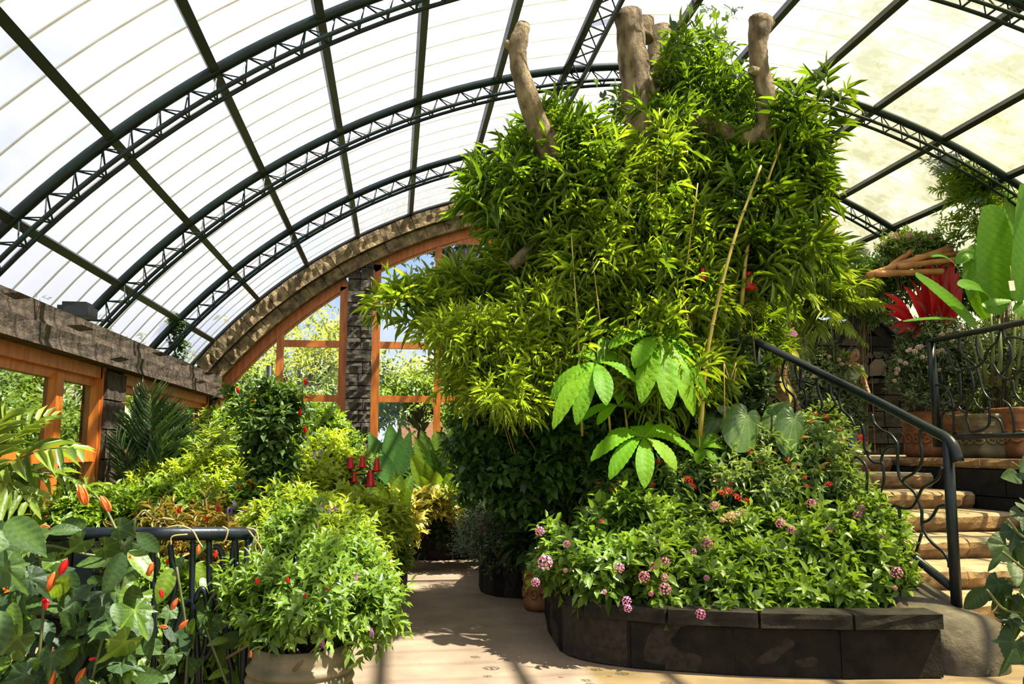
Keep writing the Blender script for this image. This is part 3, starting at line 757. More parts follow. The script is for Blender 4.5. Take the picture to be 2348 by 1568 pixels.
lx = at(178, 716, 8.3)
o = MB(); o.box(lx + (0, 0, .0), (.28, .26, .10)); o.box(lx + (0, 0, .07), (.22, .20, .04))
add('junction_box', o, MT['purlin'], smooth=False, label='small black metal box on top of the left stone lintel', cat='box')

# planter walls -----------------------------------------------------------------------------------------
def resample(P, step):
    P = np.array(P, float); s = np.concatenate([[0], np.cumsum(np.linalg.norm(np.diff(P, axis=0), axis=1))])
    n = max(1, round(s[-1] / step)); t = np.linspace(0, s[-1], n + 1)
    return np.stack([np.interp(t, s, P[:, i]) for i in range(2)], 1)
def planter(label, poly, h, matn='planter_stone', bl=.62, courses=1, cap=.11, soil_poly=None, z0=0.0, capm='cap_stone', dep=.22, group='stone planters beside the path'):
    """poly runs so that the outside lies on its right-hand side"""
    c = np.mean(np.array(poly), 0); t = thing('stone_planter', label, 'planter', (c[0], c[1], z0), group)
    hh = (h - cap) / courses
    P0 = resample(smooth2(poly), .06)
    for k in range(courses):
        P = resample(P0, bl * (1 + .13 * (k % 2)))
        for a, b in zip(P[:-1], P[1:]):
            d = b - a; L = np.linalg.norm(d); ang = math.atan2(d[1], d[0]); nrm = np.array([d[1], -d[0]]) / L; m = (a + b) / 2 - nrm * dep * .5
            stone_at(t, matn, (m[0], m[1], z0 + hh * (k + .5)), (L * .988, dep, hh - .008), ang)
    P = resample(P0, bl * .9)
    for a, b in zip(P[:-1], P[1:]):
        d = b - a; L = np.linalg.norm(d); ang = math.atan2(d[1], d[0]); nrm = np.array([d[1], -d[0]]) / L; m = (a + b) / 2 - nrm * (dep * .5 - .025)
        stone_at(t, capm, (m[0], m[1], z0 + h - cap / 2), (L * .99, dep + .04, cap - .006), ang, 'cap_stone')
    Q = P0[::4]; T = np.gradient(Q, axis=0); T /= np.linalg.norm(T, axis=1)[:, None]; NR = np.stack([T[:, 1], -T[:, 0]], 1)
    va = [(q[0], q[1], z) for a in (.05, .16) for q in (Q - NR * a) for z in (z0, z0 + h - .03)]; n_ = len(Q)
    add('mortar', MB().add(va, [(2 * i, 2 * i + 2, 2 * i + 3, 2 * i + 1) for i in range(n_ - 1)] + [(2 * n_ + 2 * i + 1, 2 * n_ + 2 * i + 3, 2 * n_ + 2 * i + 2, 2 * n_ + 2 * i) for i in range(n_ - 1)] + [(2 * i + 1, 2 * i + 3, 2 * n_ + 2 * i + 3, 2 * n_ + 2 * i + 1) for i in range(n_ - 1)]), MT['mortar'], t, smooth=False)
    sp = [tuple(q) for q in P0[::3]] + list(soil_poly or [])
    cc = np.mean(np.array(sp), 0); sp = [tuple(cc + (np.array(q) - cc) * .97) for q in sp]
    add('soil', MB().prism(sp, z0 + .01, z0 + h - .07), MT['soil'], t, smooth=False); return t
def smooth2(P, n=5):
    Q = smoothpath([(x, y, 0) for x, y in P], n); return [(q[0], q[1]) for q in Q]
planter('long curved black stone planter full of pink lantana, nearest the camera',
        [(1.62, 8.75), (1.5, 8.2), (1.36, 7.3), (1.32, 6.6), (1.42, 6.28), (1.75, 6.0), (2.45, 5.70), (3.2, 5.50), (3.86, 5.43)], .45, soil_poly=[(4.2, 8.75)], bl=.75)
planter('dark round-nosed stone planter under the bamboo, behind the scrolled pot',
        [(1.7, 12.0), (1.10, 10.2), (.98, 9.4), (1.10, 9.05), (1.5, 8.85), (2.6, 8.75), (3.8, 8.9)], .50, soil_poly=[(3.9, 12.5)], bl=.34)
planter('low dark stone planter across the far end of the path',
        [(-1.2, 12.9), (-.3, 12.35), (.4, 12.1), (1.3, 12.2), (2.2, 12.8)], .46, soil_poly=[(2.2, 13.8), (-1.2, 13.8)], bl=.38, courses=2)
planter('rounded low stone bed edge on the left, behind the big potted shrub',
        [(-2.95, 7.35), (-1.5, 7.3), (-.75, 8.3), (-.2, 9.1), (.17, 9.6), (.12, 10.1), (-.5, 11.0), (-1.2, 12.6)], .32, soil_poly=[(-2.85, 13.3)], bl=.55, cap=.09)

# stairs ---------------------------------------------------------------------------------------------------
RS = .1875
NOSE = [5.72, 6.20, 6.68, 7.22, 7.80, 8.45, 9.15, 9.95]
st = thing('staircase', 'broad buff sandstone stairs with rough ochre risers', 'stairs', (5.5, 5.8, 0))
def step_slab(x0, x1, y0, y1, z0, z1, seed):
    """one stone of a step: rounded rough nose, flat top"""
    r = np.random.default_rng(seed); n = 9; pr = [(0.03, z0), (-.02, z0 + .05), (-.035, z0 + .10), (-.02, z1 - .035), (.02, z1 - .008), (.06, z1), (y1 - y0, z1), (y1 - y0, z0)]
    v = []
    for i in range(n):
        x = x0 + (x1 - x0) * i / (n - 1)
        for k, (dy, z) in enumerate(pr):
            j = r.normal(0, .010) if 0 < k < 5 else 0
            v.append((x, y0 + dy + j, z + (r.normal(0, .006) if 0 < k < 5 else 0)))
    m = len(pr); f = [(i * m + k, (i + 1) * m + k, (i + 1) * m + (k + 1) % m, i * m + (k + 1) % m) for i in range(n - 1) for k in range(m)]
    f += [tuple(range(m)), tuple((n - 1) * m + k for k in range(m - 1, -1, -1))]
    return MB().add(v, f), m, n
def add_step(k, x0, x1, y0, y1, z0, z1):
    x = x0; cuts = [x0]
    while x < x1 - .35: x += random.uniform(.40, .75); cuts.append(min(x, x1))
    if x1 - cuts[-1] > .01: cuts[-1] = x1
    for a, b in zip(cuts[:-1], cuts[1:]):
        if b - a < .02: continue
        mb, m, n = step_slab(a + .004, b - .004, y0, y1, z0, z1, int(a * 100) + k * 977)
        o = add('step_stone', mb, MT['tread'], st, smooth=False); o.data.materials.append(MT['riser'])
        mi = [0] * len(o.data.polygons)
        for i in range(n - 1):
            for q in (0, 1, 2): mi[i * m + q] = 1
        o.data.polygons.foreach_set('material_index', mi)
SX1 = [6.5] * 8
for k in range(8):
    y1 = NOSE[k + 1] + .12 if k < 7 else 10.9
    add_step(k, 4.30 if k < 7 else 3.6, SX1[k], NOSE[k], y1, RS * k, RS * (k + 1))
landing = MB().prism([(3.6, 10.9), (11.2, 10.9), (11.2, 13.8), (3.6, 13.8)], 0, 1.497)
add('landing_floor', landing, MT['tread'], kind='structure', smooth=False)
# terrace to the right of the stairs: wall faces the stairs, steps up with them
ter = thing('wall_right', 'dark block retaining wall beside the stairs', None, (6.6, 8, 0), kind='structure')
for k, (za, zb) in enumerate(((0, .36), (.365, .73), (.735, 1.08), (1.085, 1.38))):
    y = 3.0 + .3 * (k % 2)
    while y < 11:
        L = min(.78, 11.0 - y)
        if L < .05: break
        R = np.array([[0, 1, 0], [-1, 0, 0], [0, 0, 1]])   # local -Y looks along -X
        place('stone', blk('niche_wall', random.randrange(6), .12), ter, (6.52 + .13, y + L / 2, (za + zb) / 2), R, (L - .008, .26, zb - za)); y += L
y = 3.0
while y < 10.9:
    L = min(.6, 11 - y); R = np.array([[0, 1, 0], [-1, 0, 0], [0, 0, 1]])
    place('cap_stone', blk('riser', random.randrange(6), .12), ter, (6.69, y + L / 2, 1.44), R, (L - .006, .34, .11)); y += L
add('terrace_fill', MB().prism([(6.7, 2.5), (11.4, 2.5), (11.4, 10.95), (6.7, 10.95)], 0, 1.47), MT['niche_wall'], ter, smooth=False)
# right outer low wall far out
add('wall_outer', MB().prism([(10.6, 1), (11.0, 1), (11.0, 13.9), (10.6, 13.9)], 0, 2.6), MT['niche_wall'], kind='structure', smooth=False)

# stringer (sloping stone kerb with a rounded foot) ----------------------------------------------------------
sg = MB(); S0 = np.array([4.20, 5.66]); S1 = np.array([4.16, 9.6]); n = 34; prof = []
r = np.random.default_rng(5); v = []
for i in range(n):
    t = (i / (n - 1)) ** 2.2
    y = S0[1] - .22 + (S1[1] - S0[1] + .22) * t; x = S0[0] + (S1[0] - S0[0]) * t
    topz = .38 + max(0, y - 5.9) * .345; topz = min(topz, 1.55)
    nose = math.sqrt(max(0.0, 1 - (1 - min(1, (y - (S0[1] - .22)) / .30)) ** 2)); w = (.35 - .15 * min(1, max(0, (y - 6.0) / .6))) * (.04 + .96 * nose)
    topz *= (.05 + .95 * nose)
    for k in range(9):
        a = PI * k / 8
        v.append((x - math.cos(a) * w, y + r.normal(0, .004), max(0.0, topz - .10 * w / .3 + math.sin(a) ** .5 * .10 * w / .3) if 0 < k < 8 else 0.0))
        if 0 < k < 8 and k in (1, 7): v[-1] = (x - math.copysign(w, math.cos(a)), y, topz * .8)
f = [(i * 9 + k, i * 9 + k + 1, (i + 1) * 9 + k + 1, (i + 1) * 9 + k) for i in range(n - 1) for k in range(8)]
f += [tuple(range(9)), tuple((n - 1) * 9 + k for k in range(8, -1, -1))]
sg.add(v, f)
add('stair_kerb', sg, MT['stringer'], smooth=True, label='grey-brown sloping stone kerb with a rounded foot beside the stairs', cat='kerb')

# ================================================================ RAILINGS
def rail_bars(t, curves, ox, oy, sc, plane, r=.013, name='scroll_bar'):
    p, nrm = plane
    for c in curves:
        P = smoothpath([at_plane(ox + x / sc, oy + y / sc, p, nrm) for x, y in c], 4)
        add(name, MB().tube(P, r, 6), MT['iron'], t)
pl_lo = at(2190, 1405, 5.98); pl_hi = at(1736, 960, 8.7)
dpl = unit((pl_hi - pl_lo) * (1, 1, 0)); npl_ = np.cross(dpl, (0, 0, 1))
PLN = (pl_lo, npl_)
def onp(x, y): return at_plane(x, y, *PLN)
rr1 = thing('stair_railing', 'black iron stair handrail with wavy scroll bars, sloping down to the kerb', 'railing', pl_lo)
add('handrail', MB().tube(smoothpath([onp(1734, 782), onp(1850, 840), onp(2000, 915), onp(2130, 983), onp(2168, 1003), onp(2186, 1022), onp(2198, 1058)], 4), [.042] * 25, 10), MT['iron'], rr1)
add('post', MB().tube([onp(2173, 1010), onp(2183, 1200), onp(2195, 1408)], .043, 10), MT['iron'], rr1)
add('post', MB().tube([onp(1734, 782), onp(1736, 870), onp(1738, 980)], .05, 8), MT['iron'], rr1)
add('bottom_rail', MB().tube([onp(1745, 1010), onp(1900, 1130), onp(2040, 1234), onp(2182, 1346)], .036, 10), MT['iron'], rr1)
rail_bars(rr1, [
 [(505,0),(520,50),(560,90),(610,115),(640,150),(655,185),(655,300),(670,370),(700,410),(750,450),(775,500),(795,560),(797,640),(820,700),(870,760),(920,800),(950,850),(955,890)],
 [(790,60),(785,150),(798,220),(790,290),(750,340),(700,370),(680,390)],
 [(655,185),(600,195),(570,230),(560,270),(570,300),(575,380),(560,440),(540,470),(480,475),(475,430),(478,350),(465,290),(430,255),(390,245)],
 [(445,55),(460,110),(465,190),(490,250),(520,280),(560,285)],
 [(330,190),(360,230),(385,250),(385,320),(370,380),(330,420),(305,445)],
 [(540,470),(580,510),(600,550),(590,600)], [(600,550),(640,530),(690,545),(740,540),(775,480),(800,430),(850,400),(890,370),(915,310)],
 [(935,525),(890,540),(860,590),(830,620),(800,625)], [(795,690),(775,760),(757,830)], [(665,540),(668,640),(655,745)]], 1800, 950, 2.536, PLN)
rail_bars(rr1, [
 [(740,270),(810,340),(860,450),(850,600),(850,740),(880,860),(940,900),(990,960)], [(850,470),(820,590),(780,690),(710,720)],
 [(1050,430),(1020,540),(1015,660),(1060,790),(1130,860),(1170,930),(1160,1080)], [(1000,710),(910,710),(860,770),(880,860),(920,910),(880,1020)],
 [(1165,480),(1180,600),(1210,700)], [(1260,700),(1330,720),(1400,740),(1440,660)],
 [(1430,730),(1450,830),(1490,950),(1490,1050),(1560,1070),(1640,1000),(1650,960),(1600,860),(1580,740)],
 [(1700,770),(1690,900),(1730,1040),(1830,1140),(1880,1240)], [(1955,1210),(1990,1330),(2000,1500),(2060,1560)],
 [(1240,560),(1230,760),(1270,800),(1300,900),(1290,1090)]], 1600, 740, 5.2275, PLN)
rr2 = thing('landing_railing', 'short black iron railing running back behind the bamboo at the stair head', 'railing', pl_hi)
pa, pb = onp(1734, 782), at(1560, 845, 11.0); dd = unit((pb - pa) * (1, 1, 0)); PL2 = (pa, np.cross(dd, (0, 0, 1)))
add('handrail', MB().tube([pa, pb], .042, 8), MT['iron'], rr2)
add('bottom_rail', MB().tube([at_plane(1738, 960, *PL2), at_plane(1600, 965, *PL2)], .03, 8), MT['iron'], rr2)
rail_bars(rr2, [[(420,330),(410,560),(510,600),(550,670),(600,760),(640,860),(650,1000)], [(540,270),(530,560),(500,700),(510,900),(480,1050)], [(300,350),(330,560),(290,760),(320,1000)]], 1600, 740, 5.2275, PL2)
# terrace railing, upper right
q0 = at(2134, 1000, 9.3); q1 = at(2400, 996, 7.35); PL3 = (q0, np.cross(unit((q1 - q0) * (1, 1, 0)), (0, 0, 1)))
rr3 = thing('terrace_railing', 'black iron railing of looping bars on the terrace, in front of the banana plant', 'railing', q0)
def on3(x, y): return at_plane(x, y, *PL3)
add('handrail', MB().tube(smoothpath([on3(2128, 790), on3(2134, 782), on3(2180, 772), on3(2270, 754), on3(2348, 738), on3(2400, 727)], 3), .036, 8), MT['iron'], rr3)
add('post', MB().tube([on3(2134, 786), on3(2143, 900), on3(2150, 1025)], .05, 8), MT['iron'], rr3)
add('bottom_rail', MB().tube([on3(2150, 1003), on3(2400, 996)], .032, 8), MT['iron'], rr3)
rail_bars(rr3, [
 [(530,410),(580,490),(610,600),(660,680),(710,700),(780,665),(840,670),(900,640),(960,590),(980,510),(1040,440),(1100,370),(1130,260)],
 [(700,350),(700,440),(740,530),(820,590),(880,660),(920,790),(950,900),(1020,990),(1100,1000),(1160,950),(1180,840),(1190,770)],
 [(880,330),(885,450),(920,550),(980,600),(1050,620),(1100,700),(1150,750),(1220,780),(1280,750),(1340,680),(1384,640)],
 [(1150,260),(1190,350),(1240,440),(1240,570),(1200,660),(1140,720)], [(1200,345),(1300,340),(1384,360)], [(600,610),(540,640),(510,720),(520,820)],
 [(450,840),(530,850),(590,910),(620,1000),(640,1120),(640,1370)], [(620,1110),(550,1120),(515,1170),(515,1280),(520,1380)],
 [(700,720),(710,830),(715,970),(680,1060),(630,1110)], [(690,1070),(720,1110),(760,1130)],
 [(810,670),(840,790),(850,900),(830,1000),(790,1060),(775,1180),(800,1260),(825,1340)], [(850,980),(890,1060),(950,1100),(1000,1090)],
 [(1010,1000),(1020,1180),(1010,1260),(960,1310),(880,1330),(830,1340)], [(1030,1170),(1110,1200),(1150,1270),(1170,1360)],
 [(1150,1000),(1230,1060),(1270,1180),(1280,1360)], [(1260,790),(1280,910),(1330,990),(1384,1030)]], 2048, 700, 4.613, PL3, r=.014)
# foreground railing, left
ly = 4.6; PL4 = ((0, ly, 0), (0, 1, 0))
def on4(x, y): return at(x, y, ly)
rr4 = thing('foreground_railing', 'black iron railing in the left foreground wrapped in vine tendrils', 'railing', on4(190, 1568) * (1, 1, 0))
add('handrail', MB().tube([on4(20, 1226), on4(300, 1224), on4(584, 1223)], .036, 10), MT['iron'], rr4)
c_ = on4(192, 1400); add('post', MB().box((c_[0], ly, .57), (.10, .10, 1.1)), MT['iron'], rr4, smooth=False)
rail_bars(rr4, [
 [(185,340),(190,560),(195,880),(200,1200),(190,1560),(190,1900)], [(340,370),(360,560),(385,720),(350,880),(300,1050),(310,1300),(290,1560)],
 [(535,340),(530,560),(525,760),(530,950),(520,1150),(490,1380),(465,1530),(460,1750)],
 [(675,330),(675,650),(700,790),(740,850),(760,780),(800,690),(860,620),(880,430),(895,320)], [(715,390),(750,390),(785,450),(790,560),(790,690)],
 [(740,850),(740,1000),(720,1150),(690,1270),(640,1360)], [(905,520),(920,620),(890,720),(860,900),(850,1020),(800,1150)],
 [(550,860),(600,750),(640,790),(660,900),(665,1000)], [(450,890),(500,850),(535,870),(540,1050),(565,1150),(575,1380),(570,1530),(570,1800)],
 [(435,890),(440,940),(400,1060),(380,1120)], [(850,1030),(880,1150),(930,1270),(990,1340),(990,1450),(930,1568),(880,1800)],
 [(960,700),(970,900),(950,1100),(940,1250),(950,1700)], [(660,1070),(640,1250),(590,1430),(600,1700)], [(830,1080),(840,1300),(880,1500),(860,1750)],
 [(895,320),(905,420),(905,520)]], 300, 1150, 3.751, PL4, r=.016)
rail_bars(rr4, [[(20, 300), (0, 600), (40, 900), (10, 1300), (40, 1700)], [(-380, 300), (-360, 700), (-400, 1200), (-380, 1700)], [(-500, 320), (-520, 700), (-480, 1300), (-500, 1800)], [(-160, 300), (-150, 700), (-130, 900), (-170, 1300), (-150, 1700)]], 300, 1150, 3.751, PL4, r=.016)
add('bottom_rail', MB().tube([(on4(20, 1226)[0], ly, .12), (on4(584, 1223)[0], ly, .12)], .03, 8), MT['iron'], rr4)
add('post', MB().tube([on4(572, 1228), (on4(572, 1228)[0], ly, 0)], .025, 8), MT['iron'], rr4)

# ================================================================ OUTSIDE
def outside_tree(label, x, y, z_top, rad, mat, n, LL=.22, trunk_r=.14, seed=0, crown_h=None, sparse=False):
    r = np.random.default_rng(500 + seed); t = thing('garden_tree', label, 'tree', (x, y, -.2), 'trees outside the glasshouse')
    ch = crown_h or rad * .9; cz = z_top - ch
    tips = []
    for k in range(16):
        u = runit(r, 1)[0]; u[2] = abs(u[2]) * .8 + .1; tips.append(np.array([x, y, cz]) + u * (rad * .8, rad * .8, ch * .85))
    mb = MB(); base = V3((x, y, -.2)); fork = V3((x + r.normal(0, .2), y, max(.5, cz - ch * .4)))
    mb.tube([base, (base + fork) / 2 + (r.normal(0, .1), 0, 0), fork], [trunk_r, trunk_r * .8, trunk_r * .65], 8)
    for tp in tips: mb.tube(bez(fork, (fork + tp) / 2 + (0, 0, .2), tp, 5), np.linspace(trunk_r * .4, .02, 5), 5)
    add('trunk', mb, MT['trunk_out'], t)
    k = r.integers(0, len(tips), n); P = np.array(tips)[k] + r.normal(0, 1, (n, 3)) * (rad * .26, rad * .26, ch * .22)
    D = runit(r, n) * .7 + (0, 0, .3)
    me = leaf_mesh_from('crown', sprigs(r, P, D, 7, .3, LL, LL * .42, droop=.5), 'small', mat)
    add('crown', me, None, t, kind='stuff')
TR = [
 ('feathery yellow-green tree seen through the left gable window', -2.4, 21, 4.9, 1.9, 'out_y', 1100, .2),
 ('yellowish tree beyond the gable, right of the feathery one', -.9, 23.5, 4.4, 1.7, 'out_y', 900, .2),
 ('mid green bush tree low behind the left gable window', -3.6, 18.5, 3.4, 1.3, 'out_g', 1100, .18),
 ('rounded green shrub tree behind the vine column, outside the glass', -1.5, 17.5, 2.7, 1.1, 'out_g', 1100, .16),
 ('dark drooping tree filling the upper middle gable panes', 1.2, 18.0, 7.6, 1.6, 'out_d', 420, .24),
 ('dark drooping tree right of the middle window, outside', 3.0, 18.2, 7.8, 2.0, 'out_d', 700, .24),
 ('green shrub tree below the red brick building', .4, 17.0, 3.1, .9, 'out_g', 900, .16),
 ('low dark green bush outside the middle gable window', 1.7, 16.6, 2.7, .9, 'out_g', 900, .16),
 ('dense bush outside the hidden gable window behind the bamboo', 4.3, 17.2, 4.2, 1.6, 'out_g', 1200, .18),
 ('tall dark tree shading the far right corner of the roof', 12.4, 20.0, 10.5, 3.6, 'out_d', 3200, .32),
 ('dark tree standing close to the far right roof', 14.8, 15.0, 8.8, 3.0, 'out_d', 2600, .32),
 ('big dense green tree outside the left side windows', -7.6, 18.5, 3.7, 2.3, 'out_g', 6500, .17),
 ('dense green tree outside the nearest side window', -6.6, 14.8, 3.4, 1.8, 'out_g', 4500, .16),
 ('dark green tree outside the far left side window', -8.2, 23.5, 4.1, 2.6, 'out_d', 5500, .18),
 ('dark tree beyond the small thatched hut', -10.5, 20.5, 4.2, 2.6, 'out_d', 5500, .18),
 ('low leafy bush under the left side windows, outside', -5.0, 12.6, 2.2, 1.3, 'out_g', 3000, .13),
 ('low leafy bush outside, beneath the second side window', -5.4, 17.5, 2.2, 1.4, 'out_g', 3000, .14),
 ('low round bush at the left edge of the garden', -5.6, 10.6, 2.4, 1.4, 'out_g', 2500, .13),
 ('pale green tree at the back of the garden on the left', -5.6, 24, 4.2, 2.0, 'out_g', 1200, .22),
 ('low green hedge bush right of the yellow trees, outside', -.6, 19.0, 3.2, 1.1, 'out_g', 1000, .17),
]
for i, (lb, x, y, zt, rad, m, n, LL) in enumerate(TR): outside_tree(lb, x, y, zt, rad, LF[m], int(n * (.5 if 16 < y < 24.5 and -4 < x < 5 else .55)), LL, seed=i)
bx = at(965, 900, 30); bld = thing('brick_building', 'distant red brick building with a little capped roof turret', 'building', (bx[0], 30, -.2))
x0 = at(915, 800, 30)[0]; x1 = at(1100, 800, 30)[0]; ze = at(915, 860, 30)[2]; zr = at(955, 835, 30)[2]
m = MB(); m.box(((x0 + x1) / 2, 31.5, ze / 2), (x1 - x0, 3, ze + .2)); add('wall', m, MT['brick'], bld, smooth=False)
m = MB(); xa = at(955, 800, 30)[0]
m.add([(x0 - .2, 29.8, ze), (x1 + .2, 29.8, ze), (x1 + .2, 33.2, ze), (x0 - .2, 33.2, ze), (xa, 31.5, zr + .5), (x1 - .6, 31.5, zr + .5)], [(0, 1, 5, 4), (2, 3, 4, 5), (0, 4, 3), (1, 2, 5)])
add('roof', m, MT['rooftile'], bld, smooth=False)
tz0, tz1, tz2 = at(955, 842, 30)[2], at(955, 822, 30)[2], at(955, 812, 30)[2]
m = MB(); m.box((xa, 31, (tz0 + tz1) / 2), (.32, .32, tz1 - tz0 + .1)); add('turret', m, MT['rooftile'], bld, smooth=False)
m = MB(); m.lathe([(.30, tz1), (.05, tz2), (.03, tz2 + .12)], (xa, 31, 0), 4); add('turret_cap', m, MT['rooftile'], bld, smooth=False)
for k in range(4): add('window', MB().box((x0 + .6 + k * .8, 29.98, ze - .9), (.35, .06, .6)), MT['purlin'], bld, smooth=False)
b2 = thing('cream_building', 'cream rendered building outside, right of the red brick one', 'building', (2.6, 24, -.2))
xa, xb = at(1030, 900, 24)[0], at(1100, 900, 24)[0]; za = at(1060, 862, 24)[2]
add('wall', MB().box(((xa + xb) / 2 + .6, 25, za / 2 - .1), (xb - xa + 1.2, 2, za)), MT['render_wall'], b2, smooth=False)
add('roof', MB().prism([(xa - .2, 23.8), (xb + 1.4, 23.8), (xb + 1.4, 26.2), (xa - .2, 26.2)], za - .1, za + .08), MT['rooftile'], b2, smooth=False)
hut = thing('thatched_hut', 'small grey thatched hut outside the nearest side window', 'hut', (-5.9, 15.6, -.2))
add('thatch', MB().add([(-4.7, 13.9, 2.1), (-4.7, 15.9, 2.1), (-6.4, 15.9, 2.1), (-6.4, 13.9, 2.1), (-5.2, 14.2, 2.75), (-5.2, 15.6, 2.75)], [(0, 1, 5, 4), (2, 3, 4, 5), (0, 4, 3), (1, 2, 5)]), solid('thatch', (.42, .40, .32), (.25, .23, .18), .95, scale=20, bump=.6), hut, smooth=False)
add('hut_wall', MB().box((-5.55, 14.9, .9), (1.3, 1.4, 2.3)), MT['trunk_out'], hut, smooth=False)

# ================================================================ TREE WITH SAWN BRANCHES
Yt = 7.9
SH_ = 1.75
_at = at

tree = thing('sawn_tree', 'tall tan-barked tree with sawn-off branches rising through the bamboo', 'tree', at(1560, 1000, 8.15) * (1, 1, 0))
def limb(name, pts, rad, n=14, wob=.035, cut=True, label=None):
    P = smoothpath([at(x, y, Y - SH_) for x, y, Y in pts], 5); rr_ = np.interp(np.linspace(0, 1, len(P)), np.linspace(0, 1, len(rad)), rad); rr_ = rr_ * px2m(1, Yt)
    rr_ = rr_ * (1 + rng.normal(0, .03, len(rr_)))
    o = add(name, MB().tube(P, rr_, n, wob=wob, rng=rng), MT['bark'], tree, label=label)
    if cut:
        d = unit(P[-1] - P[-2]); R = frame(d); c = MB(); a = np.arange(12) * 2 * PI / 12
        ring = [P[-1] + d * .012 + R[:, 1] * math.cos(q) * rr_[-1] * .9 + R[:, 2] * math.sin(q) * rr_[-1] * .9 for q in a]
        c.add([P[-1] + d * .02] + ring, [(0, i + 1, (i + 1) % 12 + 1) for i in range(12)])
        add('sawn_end', c, MT['cut'], o)
    return o
limb('trunk', [(1570, 1010, 9.9), (1545, 800, 9.9), (1500, 560, 9.8), (1475, 400, 9.7), (1472, 300, 9.6), (1462, 200, 9.6), (1448, 110, 9.6), (1442, 30, 9.6)], [70, 62, 52, 46, 42, 40, 38, 34])
limb('branch', [(1480, 330, 9.8), (1500, 200, 10.0), (1512, 90, 10.1), (1520, -30, 10.2)], [40, 34, 30, 28], cut=False)
limb('branch', [(1470, 90, 9.9), (1475, 40, 9.9), (1440, 10, 9.9), (1395, -20, 9.9)], [30, 26, 20, 18], cut=False)
limb('branch', [(1480, 640, 9.8), (1380, 520, 9.6), (1290, 400, 9.4), (1235, 290, 9.3), (1212, 225, 9.2), (1190, 150, 9.2), (1188, 105, 9.2), (1200, 58, 9.2)], [40, 36, 32, 27, 25, 20, 22, 17])
limb('branch_stub', [(1195, 120, 9.2), (1175, 108, 9.2), (1158, 99, 9.2)], [16, 12, 9])
limb('branch', [(1480, 300, 9.7), (1560, 280, 9.5), (1630, 292, 9.4), (1700, 318, 9.3), (1752, 300, 9.2), (1756, 220, 9.1), (1742, 150, 9.1), (1738, 100, 9.1), (1745, 45, 9.1)], [30, 25, 24, 24, 25, 23, 21, 22, 28])
limb('branch_stub', [(1740, 75, 9.1), (1758, 60, 9.1), (1768, 48, 9.1)], [18, 15, 11])
limb('branch_stub', [(1745, 170, 9.1), (1728, 163, 9.05), (1722, 160, 9.0)], [14, 12, 8])
limb('branch', [(1500, 560, 9.8), (1650, 500, 9.6), (1780, 440, 9.4), (1850, 400, 9.3), (1876, 408, 9.3)], [26, 22, 18, 16, 17])
limb('branch', [(1480, 700, 9.8), (1350, 640, 9.6), (1250, 560, 9.5), (1215, 575, 9.5), (1172, 612, 9.5)], [26, 22, 18, 17, 14])

# ================================================================ BAMBOO
def bamboo(label, base, blobs, n, LL, LW, mat, culms, seed, per=6, upw=.1, droop=.55, inner=.35, cr=.012, tpl='lance', SL=.16):
    blobs = [(x, y, a * .92, b * .92, Y - 1.35, .45) for x, y, a, b, Y in blobs]; culms = [[(x, y, Y - 1.66) for x, y, Y in c] for c in culms]; LL *= .80; LW *= .60; n = int(n * 1.25); SL = .16; upw = .25; r0_ = 0; tpl = 'bam'
    r = np.random.default_rng(seed); t = thing('bamboo', label, 'bamboo', base, 'bamboo around the sawn tree')
    foliage(r, t, blobs, n, per, SL, LL, LW, mat, tpl, upw=upw, inner=inner, a0=70, a1=8, droop=droop * .45, fan=True, lay=.6, wild=1.1)
    stems(r, t, base, blobs, 4, .008, MT['culm'], .3, name='twigs')
    for c in culms:
        P = smoothpath([at(*q) for q in c], 5); o = add('culm', MB().tube(P, np.linspace(cr, cr * .5, len(P)), 7), MT['culm'], t)
        for i in range(2, len(P) - 1, 2): add('node', MB().lathe([(cr * .9, -.006), (cr * 1.3, 0), (cr * .9, .006)], P[i], 7), MT['culm'], o)
    return t
bc = at(1480, 1020, 8.6) * (1, 1, 0) + (0, 0, .4)
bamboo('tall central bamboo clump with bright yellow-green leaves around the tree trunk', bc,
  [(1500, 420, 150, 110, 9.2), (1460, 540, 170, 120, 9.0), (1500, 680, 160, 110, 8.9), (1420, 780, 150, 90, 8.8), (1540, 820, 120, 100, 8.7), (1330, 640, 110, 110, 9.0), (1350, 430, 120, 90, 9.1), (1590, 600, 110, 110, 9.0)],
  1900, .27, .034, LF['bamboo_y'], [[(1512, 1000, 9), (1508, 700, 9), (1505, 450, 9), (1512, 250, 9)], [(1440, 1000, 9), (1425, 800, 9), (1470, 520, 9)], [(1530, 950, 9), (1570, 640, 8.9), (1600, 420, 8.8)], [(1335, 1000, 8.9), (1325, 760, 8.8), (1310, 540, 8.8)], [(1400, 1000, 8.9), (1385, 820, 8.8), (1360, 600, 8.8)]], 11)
bamboo('dark green bamboo crown spreading left over the stone arch', bc + (-.3, .2, 0),
  [(1250, 400, 150, 90, 9.3), (1200, 460, 120, 70, 9.2), (1140, 480, 70, 45, 9.2), (1300, 350, 110, 70, 9.4), (1280, 520, 130, 80, 9.3), (1400, 470, 120, 100, 9.4), (1130, 430, 40, 30, 9.2), (1260, 300, 60, 50, 9.4)],
  1500, .28, .032, LF['bamboo'], [], 12)
bamboo('bamboo crown on top, beside the tallest sawn branch', bc + (.3, .3, 0),
  [(1590, 140, 75, 50, 9.4), (1540, 220, 95, 65, 9.4), (1630, 220, 90, 80, 9.5), (1600, 330, 120, 80, 9.5), (1500, 330, 90, 80, 9.4), (1510, 160, 40, 40, 9.3), (1680, 270, 60, 60, 9.5)],
  800, .25, .034, LF['bamboo'], [[(1600, 560, 9.5), (1590, 300, 9.5), (1570, 80, 9.5)]], 13)
